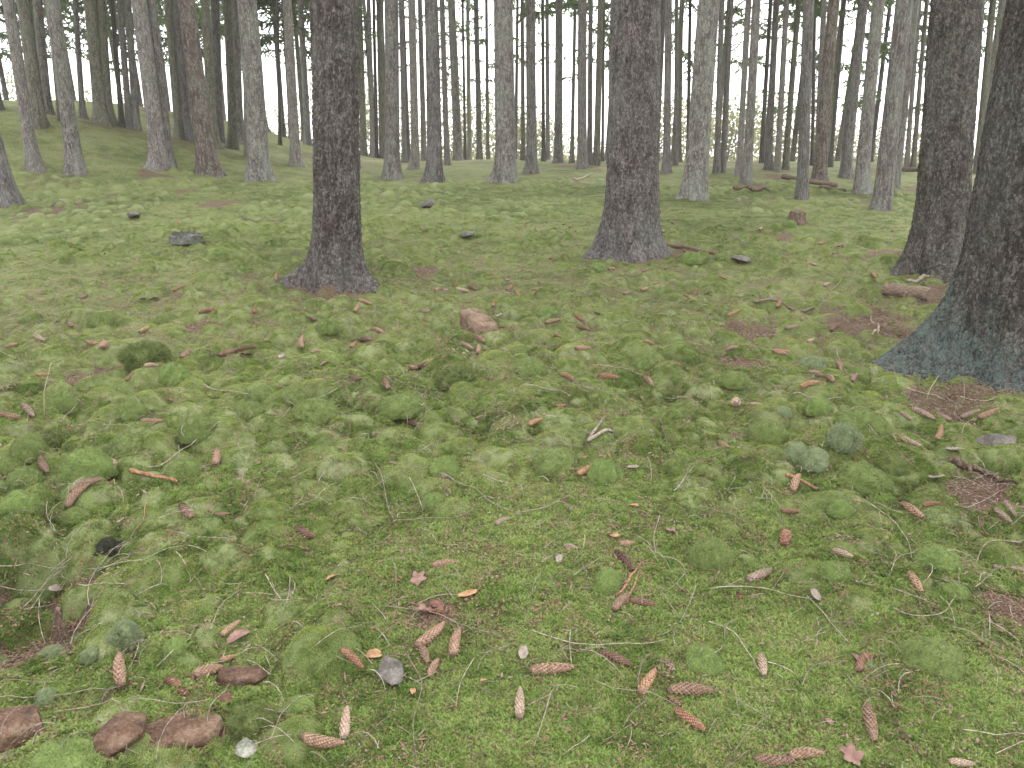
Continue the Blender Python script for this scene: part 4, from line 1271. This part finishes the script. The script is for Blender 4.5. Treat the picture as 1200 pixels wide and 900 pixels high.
# the log end cut square
la = hit(1036, 346); lb_ = hit(1088, 353); lb_ = la + (lb_ - la) / np.linalg.norm(lb_ - la) * .42
e = empty('cut_log', tuple((la + lb_) / 2 + np.array([0, 0, .055])))
t_ = np.linspace(0, 1, 14)[:, None]; PP = la * (1 - t_) + lb_ * t_ - (la + lb_) / 2; PP[:, 2] *= .4
rr = np.random.default_rng(4)
V, F = tube(PP, .066 + rr.normal(size=14) * .0025, 20, closed=False)
obj('bark', mesh_from('bark', V + rr.normal(size=V.shape) * .0012, F, M_WOOD), e)
n_ = 20; V2 = V[:n_].copy(); cc = V2.mean(0); dd = (PP[0] - PP[1]); dd /= np.linalg.norm(dd)
Vc = np.concatenate([V2, cc + (V2 - cc) * .6 + dd * .003, [cc + dd * .002]])
Fc = [[j, (j + 1) % n_, n_ + (j + 1) % n_, n_ + j] for j in range(n_)] + [[n_ + j, n_ + (j + 1) % n_, 2 * n_] for j in range(n_)]
obj('cut_face', mesh_from('cut_face', Vc, Fc, M_WOOD), e)
V3 = V[-n_:]; c3 = V3.mean(0)
obj('cut_face', mesh_from('cut_face', np.concatenate([V3, [c3]]), [[j, (j + 1) % n_, n_] for j in range(n_)], M_WOOD), e)
tag(e, 'short barkless cut log lying in the litter left of the dark edge trunks', 'log')


def stump(px, py, wpx, h, jag, mside, mtop, label, seed, flare=.25):
    p, mpp = spot(px, py); r_ = wpx / 2 * mpp / (1 + flare * .6)
    rr = np.random.default_rng(seed); n_ = 48; nh = 14
    th = np.arange(n_) * 2 * math.pi / n_
    hs = np.linspace(-.06, 1, nh); V = []
    topn = 1 + jag * (vnoise(np.cos(th) * 3 + seed, np.sin(th) * 3) + .5 * vnoise(np.cos(th) * 9 + seed, np.sin(th) * 9))
    for u in hs:
        ru = r_ * (1 + flare * np.exp(-max(u, 0) * 3) * (1 + .5 * np.cos(th * 5 + seed))) * (1 + .09 * vnoise(th * 9 / 6.283 * 2 + seed, np.full(n_, u * 2.)))
        V.append(np.stack([ru * np.cos(th), ru * np.sin(th), h * u * topn], -1))
    V = np.concatenate(V); e = empty('tree_stump', (p[0], p[1], p[2]))
    obj('side', mesh_from('side', V, grid_faces(nh, n_, True), mside), e)
    rim = V[-n_:]; c = rim.mean(0)
    rings = [rim, c + (rim - c) * .66 + rr.normal(size=rim.shape) * np.array([.003, .003, .012 * (1 + jag * 2)]), c + (rim - c) * .33 + rr.normal(size=rim.shape) * np.array([.002, .002, .012 * (1 + jag)])]
    Vt = np.concatenate(rings + [[c]]); Ft = grid_faces(3, n_, True).tolist() + [[2 * n_ + j, 2 * n_ + (j + 1) % n_, 3 * n_] for j in range(n_)]
    obj('top', mesh_from('top', Vt, Ft, mtop), e)
    tag(e, label, 'tree stump'); return e


stump(933, 262, 23, .17, .25, M_ROT, M_WOOD, 'small cut stump with splayed brown sides on the right', 1, .5)
stump(219, 285, 38, .09, .5, M_STUMPSIDE, M_STUMPSIDE, 'low grey mossy stump in the middle distance at left', 2, .1)
# the splintered strip of bark
P_ = np.array([hit(1112, 541), hit(1135, 551), hit(1160, 560), hit(1192, 569)]); c = P_.mean(0)
rr = np.random.default_rng(8); t_ = np.linspace(0, 3, 26); PL = np.stack([np.interp(t_, range(4), P_[:, k]) for k in range(3)], -1)
PL[:, 2] = interp(GZ, PL[:, 0], PL[:, 1]) + .02
e = empty('bark_strip', tuple(c)); V, F = tube(PL - c, .022 * (1 - .75 * (t_ / 3) ** 2) * (.8 + .4 * rr.random(26)), 9)
V = V + rr.normal(size=V.shape) * .003; V[:, 2] = (V[:, 2] - (P_[:, 2].mean() - c[2])) * .8
obj('splintered_wood', mesh_from('splintered_wood', V, F, M_ROT), e)
V, F = tube(np.array([PL[8], PL[8] + [-.03, -.06, .01], PL[8] + [-.05, -.12, -.01]]) - c, [.012, .009, .005], 7)
obj('splinter', mesh_from('splinter', V, F, M_ROT), e)
tag(e, 'splintered reddish brown strip of rotten wood near the right edge', 'bark')

# ------------------------------------------------------------------ standing grass stalk and fallen leaves
for k, (a, b, hgt, lean, lb) in enumerate([((53, 497), None, .33, .10, 'single pale dry grass stalk standing upright at the left edge'),
                                           ((1085, 470), None, .16, .05, 'thin dry stalk standing by the heap of twigs at right')]):
    p = hit(*a); V, F = tube([[0, 0, 0], [lean * .3, 0, hgt * .5], [lean, 0, hgt]], [.002, .0016, .0008], 5)
    tag(obj('grass_stalk', mesh_from('grass_stalk', V, F, M_STALK), None, tuple(p)), lb, 'grass stalk')


def leaf_mat(name, c0, c1):
    s = N(name, .65); n_ = s.noise(s.coord('Object'), 3, 4)
    c = s.ramp(n_, [(.35, c0), (.65, c1)]); s.base(c)
    s.normal(s.bump(s.noise(s.coord('Object', (1, 8, 1)), 6, 2), .4, .01)); return s.m


LEAFM = [leaf_mat('leaf_orange', (.25, .13, .065), (.38, .23, .125)), leaf_mat('leaf_pink_brown', (.14, .078, .062), (.24, .145, .115)),
         leaf_mat('leaf_pale', (.16, .13, .105), (.27, .23, .19)), leaf_mat('leaf_dark', (.08, .035, .03), (.17, .08, .06))]
LN_ = ['orange', 'pinkish brown', 'pale', 'dark brown']


def leaf_mesh(seed, lobes, curl):
    rr = np.random.default_rng(seed); n_ = 40; th = np.linspace(0, 2 * math.pi, n_, endpoint=False)
    out_ = (.5 if lobes == 0 else .42) * (1 + (0 if lobes == 0 else .2) * np.cos(th * lobes) + (0 if lobes == 0 else .08) * np.cos(th * lobes * 3)) * (1 + .08 * rr.normal(size=n_))
    X = out_ * np.cos(th); Y = out_ * np.sin(th) * (.55 if lobes == 0 else .8)
    V = []; 
    for k, f in enumerate((1, .66, .33)):
        x, y = X * f, Y * f; V.append(np.stack([x, y, curl * (y * y * 1.6 + x * x * .6 * math.sin(seed)) + .03 * vnoise(x * 6 + seed, y * 6)], -1))
    V = np.concatenate(V + [np.array([[0, 0, 0]])]); F = grid_faces(3, n_, True).tolist() + [[2 * n_ + j, 2 * n_ + (j + 1) % n_, 3 * n_] for j in range(n_)]
    m = len(V); V2 = V - np.array([0, 0, .015]); F2 = [[i + m for i in f][::-1] for f in F]
    rimf = [[j, m + j, m + (j + 1) % n_, (j + 1) % n_] for j in range(n_)]
    return np.concatenate([V, V2]), F + F2 + rimf


LEAVES = [(490,683,21,1,5),(548,702,24,0,0),(499,722,24,1,5),(512,713,17,3,0),(720,633,17,0,0),(786,628,14,1,5),(437,772,20,0,0),(955,703,19,2,0),(997,892,28,1,5),(484,815,11,0,0),
          (567,803,9,0,5),(970,850,13,1,0),(389,680,13,0,0),(1097,562,20,2,0),(1117,533,19,2,0),(613,770,18,2,0),(265,826,24,3,0),(280,750,24,1,0),(743,596,9,0,0),(1003,777,15,1,0),
          (1112,699,9,0,0),(655,660,12,2,0),(72,696,24,2,0),(289,419,15,1,5),(381,428,11,1,0),(741,553,14,2,0),(905,397,10,2,0),(1160,400,12,0,0),(520,560,9,2,0),
          (168,355,22,2,0),(180,352,18,2,5),(120,650,12,2,0),(585,372,9,2,0),(595,330,8,2,0),(825,360,8,2,0),(700,370,12,2,0),(830,345,9,1,0),(330,420,9,2,0),(1190,640,11,2,0)]
LME = {}
lrr = np.random.default_rng(12)
for k, (px, py, w_, tone, lobes) in enumerate(LEAVES):
    key = (tone, lobes, k % 3)
    if key not in LME:
        V, F = leaf_mesh(k, lobes, lrr.uniform(.3, .9)); LME[key] = mesh_from('fallen_leaf', V, F, LEAFM[tone])
    p, mpp = spot(px, py); sz = min(max(w_ * mpp * 1.15, .02), .12)
    o = obj('fallen_leaf', LME[key], None, (p[0], p[1], p[2] + .015)); o.scale = (sz,) * 3
    o.rotation_euler = (lrr.uniform(-.35, .35), lrr.uniform(-.3, .3), lrr.uniform(0, 6.28))
    later(o, f"{'lobed ' if lobes else ''}{LN_[tone]} fallen leaf", px, py, 'leaf', 'dead leaves on the moss')

# ------------------------------------------------------------------ single moss cushions
def cush_mat(name, c0, c1, tipc):
    s = N(name, .85); wv = s.coord('World')
    n_ = s.math('ADD', s.math('MULTIPLY', s.noise(wv, 25, 4, .7), .6), s.math('MULTIPLY', s.noise(wv, 160, 3, .7), .4))
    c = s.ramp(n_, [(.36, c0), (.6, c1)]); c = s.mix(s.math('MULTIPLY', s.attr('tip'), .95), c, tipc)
    s.base(c); s.normal(s.bump(s.noise(wv, 190, 3, .8), .9, .006)); return s.m


CM = [cush_mat('cushion_green', (.060, .086, .022), (.130, .170, .048), (.215, .255, .09)), cush_mat('cushion_bright', (.068, .108, .025), (.145, .20, .055), (.25, .305, .11)),
      cush_mat('cushion_blue_green', (.08, .105, .045), (.17, .21, .105), (.30, .345, .20)), cush_mat('cushion_dark', (.050, .070, .020), (.105, .132, .036), (.19, .22, .075)),
      cush_mat('cushion_black', (.014, .014, .009), (.034, .036, .022), (.075, .085, .045))]
CMN = ['green', 'bright green', 'blue-green', 'dark green', 'blackened']


def cushion_mesh(seed, n=2600, L=.10, lump=.16):
    """unit radius dome covered with short shoots"""
    rr = np.random.default_rng(seed); nr, nc = 16, 40; ph = np.linspace(0, 1.75, nr); th = np.arange(nc) * 2 * math.pi / nc
    P, Q = np.meshgrid(ph, th, indexing='ij')

    def surf(P, Q):
        D = np.stack([np.sin(P) * np.cos(Q), np.sin(P) * np.sin(Q), np.cos(P)], -1)
        k = 1 + lump * (vnoise(D[..., 0] * 2.3 + seed * 5, D[..., 1] * 2.3 + D[..., 2]) * 1.4 + .5 * vnoise(D[..., 0] * 6 + seed, D[..., 1] * 6 + D[..., 2] * 4))
        return D * k[..., None], D
    V0, _ = surf(P, Q); V = [V0.reshape(-1, 3)]; F = grid_faces(nr, nc, True)[:, ::-1].tolist(); A = [0] * (nr * nc)
    ct = rr.uniform(-.1, 1, n); Pn, Dn = surf(np.arccos(ct), rr.uniform(0, 6.283, n))
    d = Dn + rr.normal(size=(n, 3)) * .33; d /= np.linalg.norm(d, axis=1)[:, None]
    sd = np.cross(d, rr.normal(size=(n, 3))); sd /= np.linalg.norm(sd, axis=1)[:, None]
    ll = (L * rr.uniform(.5, 1.2, n))[:, None]
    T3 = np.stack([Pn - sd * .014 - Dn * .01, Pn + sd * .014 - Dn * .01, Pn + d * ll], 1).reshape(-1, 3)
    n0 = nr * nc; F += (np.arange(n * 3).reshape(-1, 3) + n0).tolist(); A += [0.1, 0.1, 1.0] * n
    return mesh_from('moss_cushion', np.concatenate([V[0], T3]), F, None, False, {'tip': A})


CME = [cushion_mesh(i, 2200, .11) for i in range(3)] + [cushion_mesh(9, 2600, .22, .3)]


def cvar(k, tone):
    key = f'moss_cushion_{k}_{tone}'; me = bpy.data.meshes.get(key)
    if me is None: me = CME[k].copy(); me.name = key; me.materials.append(CM[tone])
    return me


# px, py (centre), width px, height ratio, tone
CU = [(105,542,56,.75,1),(150,522,48,.7,0),(35,522,46,.7,0),(60,512,40,.6,3),(148,744,38,.95,2),(522,548,40,.8,1),(509,585,30,.75,1),(708,551,42,.75,1),(712,681,38,.9,1),
 (935,529,30,.9,2),(955,537,34,.9,2),(989,513,40,.9,2),(918,482,18,.9,2),(368,482,56,.6,0),(345,462,40,.6,0),(234,498,46,.7,0),(203,437,44,.65,1),(22,588,40,.7,1),(215,548,46,.6,0),
 (985,596,28,.8,1),(978,668,36,.75,1),(822,768,50,.5,1),(832,643,54,.6,0),(296,838,56,.55,3),(80,892,104,.55,1),(54,816,26,.9,2),(106,766,20,.9,2),(62,765,32,.5,2),
 (205,755,30,.6,1),(1010,490,60,.55,0),(952,425,30,.7,2),(1005,440,34,.7,0),(960,475,34,.6,1),(1003,470,30,.5,0),(845,302,12,.8,1),(925,262,18,.6,1),(308,300,12,.8,1),
 (195,372,30,.5,0),(120,372,34,.5,0),(168,408,56,.35,3),(533,436,60,.4,3),(75,465,50,.5,0),(590,700,0,.5,0),(620,430,46,.5,0),(560,430,0,.5,0),(410,620,0,.5,0),(1140,560,0,.6,3),
 (640,365,26,.5,1),(700,312,20,.6,1),(810,300,26,.6,1),(860,440,40,.4,0),(760,420,46,.4,0),(1010,555,60,.6,0),(650,535,60,.35,0),(900,500,50,.45,0),(330,300,0,.6,0),
 (350,825,40,.5,1),(735,765,0,.5,1),(1100,650,54,.45,1),(1120,690,30,.6,1),(1090,760,70,.35,0),(30,560,44,.55,0),(10,545,36,.6,0),(275,540,0,.5,1),(310,460,36,.6,0),(90,600,34,.5,0),
 (470,470,50,.4,0),(385,380,34,.5,0),(290,480,46,.55,0),(155,480,40,.55,0),(1045,540,36,.6,3),(127,640,40,.6,4)]
for k, (px, py, w_, hr, tone) in enumerate([q for q in CU if q[2] > 0]):
    p, mpp = spot(px, py + w_ * .18)
    r_ = w_ / 2 * mpp
    kk = 3 if tone in (2, 3, 4) and w_ > 36 else k % 3
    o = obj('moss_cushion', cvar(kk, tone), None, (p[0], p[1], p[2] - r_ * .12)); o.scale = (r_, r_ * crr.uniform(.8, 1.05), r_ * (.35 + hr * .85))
    o.rotation_euler.z = k * 1.3
    later(o, f"{'large ' if w_ > 50 else 'small ' if w_ < 26 else ''}{CMN[tone]} {'shaggy' if kk == 3 else 'smooth'} moss cushion", px, py, 'moss cushion', None)

# fine dead twigs too many to count (stuff)
def sprig_clump(seed):
    rr = np.random.default_rng(seed); Vs = []; Fs = []; n0 = 0
    for i in range(3):
        a = rr.uniform(0, 6.28); L = rr.uniform(.03, .11); b = rr.uniform(-.6, .6); st = rr.normal(size=2) * .05
        P = [[st[0] + math.cos(a + b * u) * L * u, st[1] + math.sin(a + b * u) * L * u, .016 + .012 * math.sin(3 * u + i)] for u in np.linspace(0, 1, 5)]
        V, F = tube(P, [.0011, .001, .0009, .0008, .0005], 3, False); Vs.append(V); Fs += [[j + n0 for j in f] for f in F]; n0 += len(V)
    return mesh_from('fine_twigs', np.concatenate(Vs), Fs, M_TWIG)
C_SPR = coll_of('sprig_sources', [sprig_clump(i) for i in range(6)])
x, y, rr = sample_pts(6500, 1.45, 8.5, 19)
keep = rr.random(len(x)) < .35 + .65 * (interp(LIT, x, y) > .3)
x, y = x[keep], y[keep]
o = scatter('fine_twigs', np.stack([x, y, interp(GZ, x, y)], -1), normals(x, y), rr.uniform(.7, 1.7, len(x)), C_SPR, seed=5)
tag(o, 'hair-fine dead twigs scattered loosely over the moss', 'twigs', kind='stuff')
settle()

# ------------------------------------------------------------------ air
def haze(density):
    x0, x1, y0, y1, z0, z1 = -90, 90, -60, 110, -20, 45
    V = [[x, y, z] for z in (z0, z1) for x, y in ((x0, y0), (x1, y0), (x1, y1), (x0, y1))]
    F = [[0, 3, 2, 1], [4, 5, 6, 7], [0, 1, 5, 4], [1, 2, 6, 5], [2, 3, 7, 6], [3, 0, 4, 7]]
    m = bpy.data.materials.new('haze_air'); m.use_nodes = True; t = m.node_tree; t.nodes.clear()
    o_ = t.nodes.new('ShaderNodeOutputMaterial'); v = t.nodes.new('ShaderNodeVolumePrincipled')
    v.inputs['Density'].default_value = density; v.inputs['Color'].default_value = (.96, .95, .97, 1); v.inputs['Anisotropy'].default_value = 0.3
    t.links.new(v.outputs[0], o_.inputs['Volume'])
    o = obj('haze', mesh_from('haze', V, F, m, False)); tag(o, kind='stuff', label='faint pale haze in the air between the trunks')


HAZE = 0.0011
if HAZE > 0: haze(HAZE)
